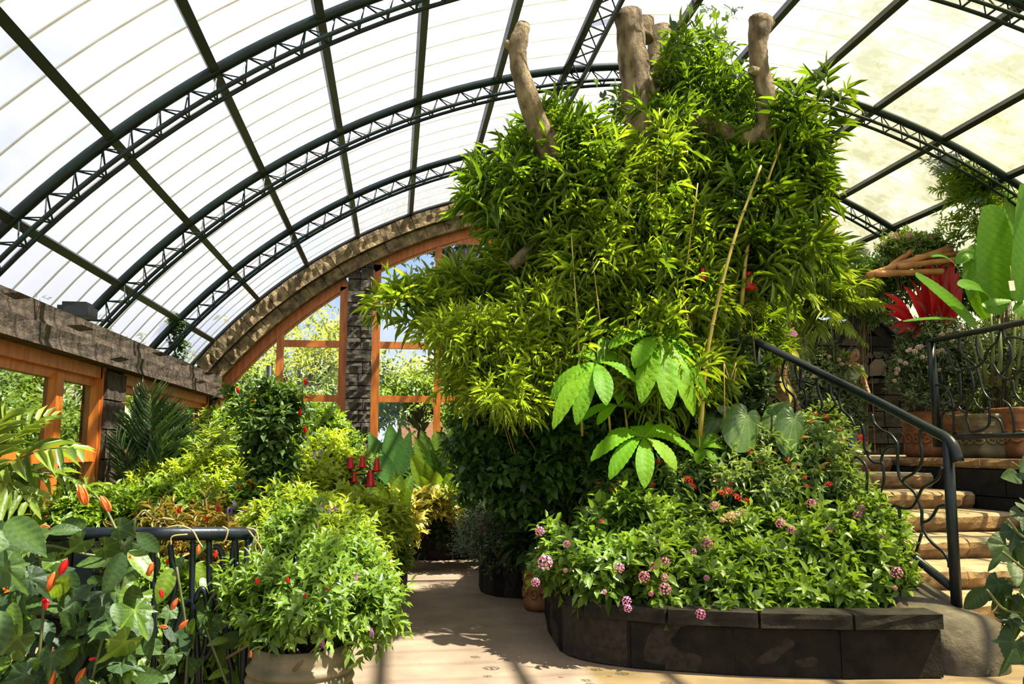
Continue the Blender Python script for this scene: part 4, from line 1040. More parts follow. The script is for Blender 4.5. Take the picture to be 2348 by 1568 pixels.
bamboo('large-leaved bamboo crown on the right of the tree, against the weathered roof', bc + (1.2, .1, 0),
  [(1780, 380, 100, 80, 9.1), (1800, 300, 80, 50, 9.0), (1860, 240, 50, 25, 8.9), (1740, 480, 110, 90, 9.0), (1820, 460, 70, 70, 9.0), (1700, 590, 100, 80, 8.9), (1790, 580, 70, 60, 8.9), (1840, 350, 50, 50, 9.0), (1660, 400, 80, 70, 9.2)],
  1050, .34, .045, LF['bamboo'], [[(1605, 1000, 8.6), (1625, 790, 8.6), (1680, 560, 8.6), (1745, 380, 8.7)], [(1700, 700, 8.9), (1720, 540, 8.9), (1790, 330, 8.9)]], 14, cr=.022)
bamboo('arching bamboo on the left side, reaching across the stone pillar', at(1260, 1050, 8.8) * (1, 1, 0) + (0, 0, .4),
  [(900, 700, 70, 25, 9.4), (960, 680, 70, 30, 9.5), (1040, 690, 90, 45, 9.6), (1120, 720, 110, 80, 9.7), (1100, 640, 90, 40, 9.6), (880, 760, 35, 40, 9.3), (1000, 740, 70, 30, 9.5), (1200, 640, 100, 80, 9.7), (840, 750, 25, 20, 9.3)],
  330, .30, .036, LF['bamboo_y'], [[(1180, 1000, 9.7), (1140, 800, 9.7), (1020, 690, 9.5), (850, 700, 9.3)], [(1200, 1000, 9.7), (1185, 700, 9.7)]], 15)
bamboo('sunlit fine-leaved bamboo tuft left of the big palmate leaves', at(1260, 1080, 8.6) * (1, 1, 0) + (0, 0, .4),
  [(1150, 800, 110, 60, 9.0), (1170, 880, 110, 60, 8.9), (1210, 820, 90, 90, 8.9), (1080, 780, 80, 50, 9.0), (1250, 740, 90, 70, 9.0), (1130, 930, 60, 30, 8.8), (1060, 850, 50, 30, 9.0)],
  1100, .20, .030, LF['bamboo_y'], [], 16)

# ================================================================ MID SHRUBS
def shrub(name, label, cat, base, blobs, n, per, SL, LL, LW, mat, tpl='ovate', seed=0, nst=16, group=None, sm=None, zmin=None, parent_leaf='foliage', **kw):
    r = np.random.default_rng(seed); t = thing(name, label, cat, base, group)
    foliage(r, t, blobs, n, per, SL, LL, LW, LF[mat] if isinstance(mat, str) else mat, tpl, zmin=zmin, **kw)
    if nst: stems(r, t, base, blobs, nst, .008, sm or MT['brown_stem'], .12)
    return t, r
def g0(px, py, Y, z=0.0): p = at(px, py, Y); p[2] = z; return p
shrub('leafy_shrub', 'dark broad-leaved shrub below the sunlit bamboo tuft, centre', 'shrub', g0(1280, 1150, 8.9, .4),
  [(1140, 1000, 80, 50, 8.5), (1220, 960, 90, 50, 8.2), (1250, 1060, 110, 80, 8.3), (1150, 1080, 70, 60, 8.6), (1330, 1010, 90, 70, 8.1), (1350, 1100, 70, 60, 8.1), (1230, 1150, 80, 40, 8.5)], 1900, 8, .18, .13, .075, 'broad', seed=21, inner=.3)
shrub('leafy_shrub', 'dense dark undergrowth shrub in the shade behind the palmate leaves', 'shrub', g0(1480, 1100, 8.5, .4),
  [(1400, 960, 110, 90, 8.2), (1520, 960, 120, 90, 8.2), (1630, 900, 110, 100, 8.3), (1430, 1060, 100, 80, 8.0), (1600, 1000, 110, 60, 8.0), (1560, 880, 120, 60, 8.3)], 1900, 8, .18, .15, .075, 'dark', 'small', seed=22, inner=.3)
shrub('fern_like_shrub', 'fine-leaved shrub around the foot of the right bamboo cane', 'shrub', g0(1700, 950, 9.2, 1.0),
  [(1700, 700, 90, 80, 9.4), (1720, 790, 80, 50, 9.3), (1640, 740, 70, 70, 9.4), (1660, 820, 60, 50, 9.2)], 900, 8, .16, .16, .028, 'bamboo', 'lance', seed=23)
# airy grey-green bush with small red flowers
t, r = shrub('red_flowered_bush', 'airy grey-green bush with tiny red flowers left of the scrolled pot', 'bush', g0(1160, 1290, 9.3, .4),
  [(1120, 1190, 50, 35, 9.6), (1150, 1225, 70, 50, 9.1), (1110, 1240, 50, 35, 9.0), (1200, 1200, 60, 40, 9.2), (1170, 1275, 60, 28, 8.9)], 1300, 8, .14, .06, .018, 'greygreen', 'small', seed=24)
for x, y in ((1125, 1186), (1100, 1203), (1110, 1212), (1135, 1180), (1138, 1165), (1145, 1135), (1180, 1215), (1150, 1262), (1140, 1275), (1080, 1262), (1098, 1220), (1158, 1228)): flower(t, 'red', x, y, 8.85, 5, r)
# far bed plants
def clump(name, label, base, tips, width, mat, prof='paddle', cat='plant', group=None, arch=.2, seed=0, stem_r=.012, nl=10, nw=5, pleat=0.02, fold=.12, petiole=.35, npl=7, up=None, mstem=None):
    """big-leaved plant: each leaf is its own part with its own petiole"""
    r = np.random.default_rng(seed); t = thing(name, label, cat, base, group)
    for q in tips:
        tip = at(q[0], q[1], q[2]); w = q[3] if len(q) > 3 else width; bb = V3(base) + (r.normal(0, .05), r.normal(0, .05), 0)
        b = bb + (tip - bb) * petiole if len(q) < 6 else at(q[4], q[5], q[2])
        b = b + (0, 0, arch * .3)
        pm = (b + tip) / 2 + np.array([0, 0, arch * np.linalg.norm(tip - b)])
        u_ = up if up is not None else unit(EYE - b + (0, 0, 2.0))
        lf = MB(); blade(lf, b, pm, tip, w, prof, nl, nw, fold=fold, pleat=pleat * .6, npl=npl, up=u_, var=float(np.clip(r.normal(.45, .2), 0, 1)))
        o = add('leaf', lf, LF[mat], t)
        add('petiole', MB().tube(bez(bb, (bb + b) / 2 + (0, 0, .05), b + (b - pm) * .02, 6), np.linspace(stem_r, stem_r * .6, 6), 6), mstem or MT['stem'], o)
    return t
clump('paddle_leaved_plant', 'dark green paddle-leaved plant with upright leaves in front of the stone pillar', g0(905, 1120, 11.6, .3),
  [(893, 968, 11.6, .34, 905, 1085), (942, 985, 11.5, .24, 910, 1095), (845, 990, 11.6, .34, 892, 1105), (872, 1030, 11.4, .26, 898, 1115), (918, 972, 11.7, .16, 905, 1085)], .4, 'strel', 'lance', seed=31, arch=.02, stem_r=.02, up=(.3, -1, .2))
clump('ginger_clump', 'bright green upright ginger-like clump, far end of the path', g0(1020, 1180, 11.7, .4),
  [(950, 1000, 11.7, .22), (965, 985, 11.8, .22), (985, 1030, 11.6, .22), (1000, 985, 11.8, .24), (1015, 1000, 11.6, .24), (1035, 980, 11.8, .22), (1055, 985, 11.7, .22), (1048, 1030, 11.5, .2), (1070, 975, 11.8, .18), (1075, 1040, 11.6, .2), (1085, 1015, 11.7, .18),
   (940, 1040, 11.5, .22), (975, 1060, 11.4, .2), (1025, 1050, 11.4, .22), (1040, 1070, 11.3, .2), (1000, 1080, 11.3, .2), (960, 1090, 11.3, .2), (1090, 1060, 11.5, .2), (1060, 1090, 11.3, .18)], .22, 'grass', 'ovate', seed=32, arch=.12, petiole=.45)
clump('broad_leaved_plant', 'low bright broad-leaved plant below the red feeders', g0(900, 1200, 10.8, .3),
  [(850, 1100, 10.7, .2), (880, 1120, 10.6, .2), (920, 1090, 10.8, .2), (935, 1120, 10.6, .2), (870, 1160, 10.4, .22), (850, 1145, 10.5, .2), (945, 1090, 10.9, .18), (900, 1150, 10.4, .2), (935, 1160, 10.4, .18), (905, 1080, 10.9, .18)], .2, 'grass', 'ovate', seed=33, arch=.3)
shrub('variegated_shrub', 'pale yellow variegated shrub spilling over the far planter', 'shrub', g0(960, 1230, 11.3, .4),
  [(900, 1170, 50, 22, 11.0), (950, 1175, 60, 25, 11.2), (1010, 1165, 45, 22, 11.3), (930, 1205, 50, 22, 11.0), (885, 1200, 40, 22, 10.8)], 420, 7, .12, .17, .075, 'yellow', seed=34, zmin=.3)
shrub('trailing_ivy', 'dark blue-green trailing ivy over the far planter edge', 'plant', g0(1060, 1225, 11.6, .4),
  [(1030, 1190, 45, 18, 11.5), (1080, 1190, 45, 22, 11.4), (1060, 1215, 55, 16, 11.3), (1120, 1170, 40, 20, 11.5)], 600, 7, .12, .08, .075, 'dark', 'heart', seed=35, zmin=.3)
shrub('thin_twiggy_shrub', 'thin pale-twigged shrub right of the ginger clump', 'shrub', g0(1115, 1190, 10.8, .4),
  [(1105, 1080, 45, 50, 10.8), (1080, 1120, 40, 30, 10.8), (1140, 1120, 40, 50, 10.8)], 260, 7, .15, .11, .03, 'grass', 'lance', seed=36, sm=MT['tendril'])
shrub('leafy_undergrowth', 'dark green undergrowth filling the back of the far bed', 'plant', g0(960, 1150, 12.9, .4),
  [(880, 1120, 60, 50, 12.8), (960, 1110, 70, 55, 12.8), (1050, 1110, 70, 55, 12.8), (1120, 1080, 60, 60, 12.6), (1000, 1150, 110, 30, 12.4), (1160, 1000, 60, 90, 12.2), (820, 1120, 40, 50, 12.8)], 1300, 8, .18, .15, .06, 'broad', 'small', seed=37, zmin=.4)
# plant labels, small pots
for i, (x, y, lb) in enumerate(((1014, 1141, 'small green plant label on a stake below the ginger clump'), (1066, 1157, 'small green plant label on a stake, right of the terracotta pot rim'))):
    p = at(x, y, 11.2); t = thing('plant_label', lb, 'sign', p * (1, 1, 0) + (0, 0, .4), 'green plant labels')
    add('card', MB().box(p, (.105, .008, .08), R=frame((1, .1, .05))), MT['label'], t, smooth=False)
    add('stake', MB().tube([p + (0, .01, -.03), p * (1, 1, 0) + (0, .01, .4)], .006, 5), MT['purlin'], t)
for x, y, Y, lb in ((1045, 1168, 11.45, 'terracotta flowerpot rim beside the green labels'), (1028, 1183, 11.3, 'small terracotta flowerpot half hidden by ivy')):
    p = at(x, y, Y); t = thing('flowerpot', lb, 'pot', (p[0], p[1], p[2] - .2)); add('pot_body', MB().lathe([(.07, -.2), (.10, 0), (.115, 0), (.115, .05), (.10, .05)], p, 16), MT['terracotta'], t)

# feeder stand with red cups
fp = g0(800, 1150, 8.7, .3); fs = thing('feeder_stand', 'black pole with side arms holding red feeder cups', 'stand', fp)
add('pole', MB().tube([fp, at(800, 1050, 8.7)], .03, 8), MT['iron'], fs)
def cup(x, y, Y, lb, s=1.0, g='red feeder cups'):
    p = at(x, y, Y); t = thing('feeder_cup', lb, 'feeder', p, g); k = px2m(1, Y) * s
    add('cup', MB().lathe([(6 * k, 0), (9 * k, -1 * k), (8 * k, 3 * k), (6 * k, 16 * k), (5.5 * k, 26 * k), (4 * k, 28 * k)], p + (0, 0, -12 * k), 14), MT['redplastic'], t)
    add('saucer', MB().lathe([(6 * k, -3 * k), (13 * k, -1 * k), (13.5 * k, 1.5 * k), (6 * k, 1 * k)], p + (0, 0, -12 * k), 16), MT['redplastic'], t)
    return p
for x, y, lb, s in ((775, 1104, 'red feeder cup leftmost on the black pole', 1.1), (804, 1062, 'red feeder cup just right of the pole top', .9), (812, 1094, 'small red feeder cup below the pole-top one', .8), (831, 1059, 'narrow red feeder cup, uppermost of the middle pair', .9),
                    (850, 1098, 'largest red feeder cup, low on the right arm', 1.2), (864, 1066, 'red feeder cup farthest right beside the paddle leaves', 1.0)):
    p = cup(x, y, 8.6, lb, s); add('arm', MB().tube(bez(p + (0, .02, -.06), (p + at(800, y + 25, 8.7)) / 2 + (0, 0, -.06), at(800, y + 22, 8.7), 5), .008, 5), MT['iron'], fs)
cup(1612, 630, 7.2, 'red feeder cup hanging among the bamboo near the leaning cane', 1.0, 'red feeder cups in the trees'); cup(1717, 645, 7.3, 'larger red feeder cup hanging right of the leaning cane', 1.5, 'red feeder cups in the trees')

# ================================================================ LEFT BED
def lb(x, y, Y): return g0(x, y, Y, .28)
t = thing('feather_palm', 'upright dark green feather palm in front of the stone pillar', 'palm', lb(335, 1200, 8.5))
r = np.random.default_rng(42)
b_ = lb(340, 1200, 8.5)
for tip, Y, L in (((345, 905), 8.5, .48), ((300, 960), 8.7, .40), ((390, 950), 8.6, .40), ((270, 1010), 8.5, .34), ((420, 1000), 8.7, .34), ((330, 930), 8.8, .36), ((372, 1010), 8.2, .3)):
    e = at(tip[0], tip[1], Y); frond(t, b_ + (r.normal(0, .05), 0, .3), (b_ + e) / 2 + (0, .1, .35), e, 26, L, .035, LF['palm_dark'], r, droop=.25, start=.25, ang=50, up=unit((r.normal(0, .2), -1, .15)), vee=.2)
t = thing('broad_leaf_palm', 'pale-leaved palm at the left edge in front of the side window', 'palm', g0(-40, 1300, 6.2, 0))
b_ = at(-60, 1130, 6.2)
for tip, Y, L, W in (((178, 1030), 6.1, .30, .085), ((60, 1150), 6.0, .34, .08), ((120, 960), 6.4, .26, .075), ((20, 960), 6.3, .3, .08), ((190, 1110), 6.3, .26, .05)):
    e = at(tip[0], tip[1], Y); frond(t, b_, (b_ + e) / 2 + (0, 0, .22), e, 9, L, W, LF['palm'], r, droop=.9 if tip[1] > 1000 else .1, start=.2, ang=70, up=(0, -.5, 1), vee=.9 if tip[1] < 1000 else .2, rach=.012, tpl='ovate')
add('stem', MB().tube([g0(-40, 1300, 6.2, 0), b_], .03, 8), MT['stem'], t)
for lbx, base, fr in (('small drooping palm sprig right of the orange buds', (290, 1190, 7.6), [((215, 1135), 7.5), ((300, 1165), 7.5), ((370, 1110), 7.7), ((245, 1170), 7.4)]),
                      ('sunlit yellow-green palm fronds left of the vine column', (470, 1090, 8.6), [((540, 985), 8.6), ((525, 1030), 8.5), ((430, 1010), 8.6), ((400, 1060), 8.5), ((555, 1010), 8.7), ((480, 975), 8.7)])):
    bb = lb(base[0], base[1], base[2]); t = thing('small_palm', lbx, 'palm', bb, 'small palms in the left bed'); hub = at(base[0], base[1] - 10, base[2])
    add('stem', MB().tube([bb, hub], .018, 6), MT['stem'], t)
    for tip, Y in fr:
        e = at(tip[0], tip[1], Y); frond(t, hub, (hub + e) / 2 + (0, 0, .18), e, 12, .20, .035, LF['palm'], r, droop=.8, start=.25, ang=60, up=(0, -.6, 1), vee=.1)
shrub('lime_shrub', 'dense lime green shrub in the left bed', 'shrub', lb(450, 1170, 8.6),
  [(400, 1090, 60, 40, 8.9), (470, 1080, 80, 45, 8.8), (520, 1110, 60, 50, 8.6), (430, 1130, 90, 40, 8.4), (360, 1130, 50, 35, 8.6), (500, 1050, 60, 30, 9.0), (440, 1200, 110, 25, 7.8)], 2300, 8, .12, .08, .04, 'lime', seed=43, inner=.5)
shrub('leafy_shrub', 'sunlit yellow-green shrub between the vine column and the feeder pole', 'shrub', lb(700, 1190, 8.8),
  [(690, 1060, 70, 50, 9.2), (740, 1080, 60, 50, 9.0), (680, 1120, 80, 50, 8.6), (730, 1140, 45, 40, 8.6), (640, 1150, 60, 40, 8.3), (790, 1200, 50, 35, 8.4), (720, 1180, 80, 40, 8.2)], 1900, 8, .15, .11, .045, 'lime', seed=44, inner=.4)
shrub('leafy_shrub', 'taller dappled green shrub in front of the left gable window', 'shrub', lb(720, 1150, 10.4),
  [(720, 1020, 60, 50, 10.4), (770, 1050, 50, 45, 10.4), (560, 1010, 60, 50, 10.6), (520, 990, 40, 40, 10.6), (740, 980, 30, 30, 10.6)], 1300, 8, .15, .10, .04, 'grass', seed=45, inner=.3)
shrub('leafy_shrub', 'bright green low foliage behind the left stone pillar window', 'shrub', lb(300, 1200, 7.6),
  [(330, 1180, 80, 35, 7.8), (250, 1200, 60, 35, 7.5), (400, 1180, 60, 35, 7.8), (180, 1190, 60, 40, 7.3)], 900, 8, .14, .12, .04, 'grass', seed=46)
shrub('bright_ferny_shrub', 'vivid lime green leafy plant right of the magenta flowers', 'shrub', lb(800, 1240, 7.8),
  [(810, 1200, 70, 30, 7.9), (790, 1235, 60, 30, 7.7), (840, 1230, 50, 30, 7.9), (760, 1260, 60, 30, 7.5)], 650, 8, .14, .15, .055, 'lime', seed=47)
t, r = shrub('flowering_shrub', 'green shrub with small pink flowers overhanging the rounded bed edge', 'shrub', lb(870, 1290, 8.9),
  [(870, 1240, 45, 30, 9.1), (900, 1260, 35, 25, 9.3), (850, 1275, 45, 25, 8.8), (880, 1210, 40, 25, 9.3)], 700, 8, .13, .10, .03, 'grass', 'lance', seed=48)
for x, y in ((876, 1243), (899, 1232), (884, 1236), (860, 1257)): flower(t, 'pink', x, y, 8.7, 6, r)
t, r = shrub('croton_shrub', 'shrub of orange and green narrow leaves behind the left railing', 'shrub', lb(470, 1260, 6.9),
  [(440, 1200, 90, 30, 7.3), (380, 1230, 80, 40, 7.0), (480, 1260, 90, 50, 6.9), (430, 1340, 100, 70, 6.9), (540, 1300, 70, 70, 6.9), (350, 1340, 80, 60, 6.9), (520, 1420, 60, 60, 6.9)], 520, 7, .14, .13, .03, 'croton', 'lance', seed=49, inner=.3, zmin=.05)
for x, y in ((410, 1170), (500, 1165), (474, 1190), (560, 1165), (385, 1285), (345, 1390), (420, 1430), (515, 1390)): flower(t, 'redbud', x, y, 6.2, 9, r)
t, r = shrub('green_filler_shrub', 'dark green shrub low behind the left railing bars', 'shrub', g0(450, 1500, 6.4, .0),
  [(420, 1430, 100, 60, 6.3), (520, 1450, 70, 70, 6.2), (380, 1390, 70, 50, 6.5)], 700, 7, .14, .13, .04, 'grass', 'lance', seed=50, zmin=.03)

# vine column on a black obelisk
ob = lb(615, 1230, 7.9); t = thing('vine_obelisk', 'black obelisk overgrown by a dark passion vine, left of the gable pillar', 'plant support', ob)
add('pole', MB().tube([ob, at(618, 838, 7.9)], .028, 8), MT['purlin'], t)
for dx in (-.28, .28):
    for dy in (-.2, .2): add('leg', MB().tube([ob + (dx, dy, 0), at(619, 880, 7.9)], .012, 6), MT['purlin'], t)
add('side_spike', MB().tube([at(628, 915, 7.9), at(645, 885, 7.8)], .013, 6), MT['purlin'], t)
vb, r = shrub('passion_vine', 'dark lobed-leaf vine climbing the black obelisk, with red flowers', 'vine', ob + (.05, 0, 0),
  [(618, 925, 28, 25, 7.9), (660, 935, 30, 20, 7.8), (610, 960, 35, 45, 7.8), (635, 1000, 38, 50, 7.7), (610, 1060, 38, 60, 7.7), (600, 1150, 36, 55, 7.6), (630, 1110, 34, 50, 7.7), (570, 920, 25, 18, 7.9), (590, 1220, 50, 40, 7.4)], 400, 6, .14, .13, .055, 'vine', seed=51, inner=.35)
for x, y in ((700, 875), (545, 895), (578, 1108), (548, 1120), (620, 1118), (572, 1105), (688, 945), (700, 985), (608, 1190), (640, 1250), (655, 1265)): flower(vb, 'redbud', x, y, 7.5, 9, r)
t, r = shrub('purple_flowered_shrub', 'shrub with drooping purple flower sprays beside the vine column', 'shrub', lb(550, 1210, 7.4), [(545, 1190, 40, 35, 7.5), (570, 1170, 30, 30, 7.5)], 200, 7, .12, .10, .035, 'grass', seed=52)
for x, y, s in ((536, 1158, 10), (530, 1178, 9), (552, 1180, 10), (573, 1182, 9), (553, 1192, 9), (540, 1195, 8), (574, 1165, 8), (522, 1170, 7), (735, 1043, 12), (722, 1040, 8)): flower(t, 'purple', x, y, 7.2 if x < 700 else 8.6, s, r, tilt=(.1, 0, 1))

# potted shrub, left of the path
pc = at(690, 1500, 4.35); pc[2] = 0; pot = thing('stone_pot', 'round buff stone pot with arched panels, lower left of the path', 'pot', pc)
R0 = px2m(107, 4.35)
add('pot_body', MB().lathe([(R0 * .80, 0), (R0 * .86, .02), (R0 * .95, .10), (R0 * .97, .36), (R0 * .97, .445), (R0 * 1.03, .45), (R0 * 1.07, .47), (R0 * 1.03, .49), (R0 * .98, .497), (R0 * 1.02, .505), (R0 * 1.055, .522), (R0 * 1.01, .54), (R0 * .95, .55), (R0 * .94, .57), (R0 * .92, .63), (R0 * .86, .63), (R0 * .84, .5)], pc, 48), MT['buffpot'], pot)
for k in range(8):
    a = k * PI / 4 - PI / 2 + .1; P0 = lambda da, z, rr=R0 * .985: pc + (math.cos(a + da) * rr, math.sin(a + da) * rr, z)
    m = MB()
    for A, B in (((-.27, .40), (.27, .40)), ((-.27, .08), (.27, .08))):
        m.tube([P0(A[0] + (B[0] - A[0]) * q / 6, A[1]) for q in range(7)], .017, 4)
    for da in (-.27, .27): m.bar(P0(da, .07), P0(da, .41), .034, .034)
    add('raised_panel', m, MT['buffpot'], pot, smooth=False)
    m = MB(); m.tube([P0(-.15, .10), P0(-.15, .30), P0(-.10, .345), P0(0, .362), P0(.10, .345), P0(.15, .30), P0(.15, .10)], .009, 5); add('arch_moulding', m, MT['buffpot'], pot)
    b0 = k * PI / 4 - PI / 2 + .1 + PI / 8; add('corner_rib', MB().bar(pc + (math.cos(b0) * R0 * .97, math.sin(b0) * R0 * .97, .03), pc + (math.cos(b0) * R0 * .99, math.sin(b0) * R0 * .99, .44), .035, .035), MT['buffpot'], pot, smooth=False)
add('soil', MB().lathe([(R0 * .8, .5), (R0 * .85, .56), (.01, .57)], pc, 20), MT['soil'], pot)
ps, r = shrub('potted_shrub', 'bushy flowering shrub growing in the buff stone pot', 'shrub', pc + (0, 0, .56),
  [(720, 1395, 140, 40, 4.3), (700, 1345, 120, 50, 4.5), (640, 1380, 70, 45, 4.4), (820, 1395, 70, 45, 4.4), (740, 1290, 90, 50, 4.8), (680, 1260, 70, 50, 5.0), (840, 1340, 50, 40, 4.6), (620, 1330, 60, 50, 4.8), (835, 1440, 50, 30, 4.3)], 1150, 8, .10, .075, .030, 'lantana', seed=53, inner=.35, nst=26, zmin=.60)
shp, r2 = shrub('potted_shrub', 'yellow-green upper shrub with red and magenta flowers behind the potted one', 'shrub', g0(720, 1500, 5.6, 0),
  [(720, 1230, 80, 50, 5.7), (660, 1200, 60, 50, 5.9), (760, 1280, 80, 50, 5.5), (640, 1270, 60, 50, 5.5), (700, 1300, 90, 50, 5.3), (800, 1320, 60, 40, 5.4)], 1500, 8, .11, .085, .03, 'lime', seed=54, inner=.35, nst=22)
for (x, y, k, s) in ((738, 1162, 'magenta', 9), (755, 1170, 'magenta', 8), (768, 1165, 'magenta', 8), (655, 1203, 'magenta', 9), (818, 1322, 'magenta', 10), (740, 1475, 'magenta', 11), (852, 1448, 'magenta', 10), (693, 1243, 'palepink', 7), (728, 1208, 'magenta', 5),
                     (620, 1240, 'red', 11), (628, 1252, 'red', 10), (590, 1332, 'redbud', 9), (660, 1330, 'redbud', 8), (700, 1365, 'redbud', 7), (690, 1285, 'redbud', 7), (752, 1350, 'redbud', 5), (826, 1266, 'orange', 6)):
    flower(ps if y > 1300 else shp, k, x, y, 3.98 if y > 1300 else 4.95, s * 1.1, r)

# ================================================================ FOREGROUND PLANTER: lantana, pentas, palmate plant
def dY(y): return 5.85 + max(0, 1430 - y) * .0042
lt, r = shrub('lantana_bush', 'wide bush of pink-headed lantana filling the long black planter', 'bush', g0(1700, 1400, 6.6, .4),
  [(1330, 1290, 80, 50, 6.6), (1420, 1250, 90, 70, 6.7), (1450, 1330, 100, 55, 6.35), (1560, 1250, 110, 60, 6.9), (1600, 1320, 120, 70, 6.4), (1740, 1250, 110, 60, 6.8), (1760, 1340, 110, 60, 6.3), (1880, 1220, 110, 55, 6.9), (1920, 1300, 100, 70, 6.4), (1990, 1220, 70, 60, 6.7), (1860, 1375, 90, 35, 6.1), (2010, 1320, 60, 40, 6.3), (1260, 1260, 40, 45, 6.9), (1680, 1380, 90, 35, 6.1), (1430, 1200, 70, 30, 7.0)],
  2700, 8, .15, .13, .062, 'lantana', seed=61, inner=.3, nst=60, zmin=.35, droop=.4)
for x, y, s in ((1420,1302,12),(1477,1322,13),(1500,1300,12),(1524,1290,13),(1525,1350,14),(1524,1324,9),(1513,1250,12),(1620,1248,15),(1590,1265,8),(1437,1378,11),(1440,1395,9),(1606,1408,12),(1386,1357,6),(1493,1361,6),(1250,1290,17),(1228,1335,10),(1238,1218,11),(1300,1248,9),(1297,1308,5),(1638,1160,11),(1790,1200,12),(1815,1215,10),(1860,1155,12),(1903,1215,9),(1966,1182,12),(1975,1166,10),(2020,1158,10),(2020,1235,11),(2057,1313,14),(2052,1348,6),(1620,1325,7)):
    flower(lt, 'pink', x, y, dY(y) - .40, s * 1.15, r)
for x, y, s in ((1674, 1186, 15), (1690, 1180, 10), (1706, 1175, 10), (1655, 1192, 8)): flower(lt, 'salmon', x, y, dY(y) - .38, s, r)
pt, r = shrub('red_pentas_bush', 'pale green bush with red star-shaped flower clusters behind the lantana', 'bush', g0(1750, 1150, 7.9, .4),
  [(1650, 1080, 110, 45, 7.5), (1760, 1060, 110, 45, 7.5), (1850, 1040, 90, 50, 7.5), (1600, 1120, 110, 45, 7.3), (1740, 1120, 120, 45, 7.2), (1860, 1110, 80, 50, 7.2), (1880, 985, 50, 35, 7.8), (1500, 1130, 80, 40, 7.6), (1420, 1110, 60, 30, 7.8), (1940, 1140, 50, 40, 7.3)],
  2300, 8, .14, .115, .038, 'salvia', seed=62, inner=.35, nst=40)
for x, y, s in ((1578,1100,13),(1590,1115,9),(1510,1060,8),(1498,1110,6),(1655,1130,11),(1670,1125,12),(1690,1140,12),(1712,1148,9),(1674,1107,7),(1420,1105,7),(1405,1122,6),(1372,1107,5),(1720,1035,8),(1742,1060,7),(1776,1035,6),(1805,1055,8),(1820,1070,9),(1900,1055,11),(1885,1070,8),(1900,1110,9),(1845,1095,7),(1850,1115,7),(1925,985,7),(1895,955,8),(1928,1008,8),(1975,1003,11),(1980,1014,10),(1845,1002,6),(1990,1078,6),(1870,948,6),(1380,1195,6),(1640,1100,5),(1860,965,6)):
    flower(pt, 'red', x, y, dY(y) - .38 if y > 1020 else 7.0, s * 1.1, r)
# palmate plant
cbase = g0(1500, 1150, 7.3, .4); cp = thing('palmate_leaved_plant', 'tall plant with huge glowing hand-shaped leaves in front of the bamboo', 'plant', cbase)
chub = at(1490, 960, 7.3)
add('stem', MB().tube(smoothpath([cbase, at(1492, 1080, 7.3), chub, at(1478, 900, 7.3)], 4), [.03] * 4 + [.028] * 4 + [.02] * 5, 8), MT['brown_stem'], cp)
def palmate(hub, Y, tips, w, st_from):
    h = at(*hub, Y); lf = add('leaf', MB().tube(bez(st_from, (st_from + h) / 2 + (0, 0, .05), h, 6), [.012, .010, .009, .009, .008, .008], 6), MT['stem'], cp)
    for x, y, dy in tips:
        e = at(x, y, Y + dy); L = np.linalg.norm(e - h); pm = (h + e) / 2 + np.array([0, -.05, .22 * L + .08 * L * (abs(e[0] - h[0]) / L)])
        d = e - h; up = unit(np.array([0, -.75, 1.0]) + .5 * np.array([np.sign(d[0]) * abs(d[0]) / L, 0, 0]))
        add('leaflet', blade(MB(), h, pm, e, w, 'obov', 22, 7, fold=.10, pleat=.05, npl=11, up=up, var=float(r.uniform(.2, .7)), curl=.12), LF['cecropia'], lf)
palmate((1512, 772), 7.0, [(1395, 800, -.1), (1455, 845, -.3), (1470, 925, -.35), (1535, 940, -.4), (1590, 955, -.35), (1622, 915, -.15), (1618, 850, .0), (1430, 770, .25), (1590, 790, .3)], .20, chub)
palmate((1368, 832), 6.9, [(1268, 985, -.3), (1322, 975, -.35), (1390, 930, -.4), (1462, 880, -.2), (1405, 782, .3), (1318, 815, .25), (1262, 920, -.1), (1440, 835, .2)], .17, chub)
palmate((1476, 1003), 6.85, [(1355, 1058, -.25), (1398, 1100, -.35), (1478, 1120, -.4), (1550, 1080, -.35), (1592, 1040, -.1), (1455, 978, .2), (1385, 1010, .1), (1560, 1000, .2), (1510, 985, .3)], .16, chub)
palmate((1418, 930), 7.1, [(1335, 965, -.1), (1370, 975, -.2), (1470, 950, .1), (1400, 890, .3), (1440, 895, .3)], .11, chub)
palmate((1612, 868), 7.4, [(1702, 905, .0), (1700, 880, .2), (1650, 915, -.2), (1640, 860, .3)], .15, chub)
palmate((1605, 1030), 7.2, [(1650, 1000, .1), (1665, 1030, .0), (1600, 985, .2), (1575, 1010, .1), (1640, 1060, -.2), (1600, 1065, -.2)], .10, chub)
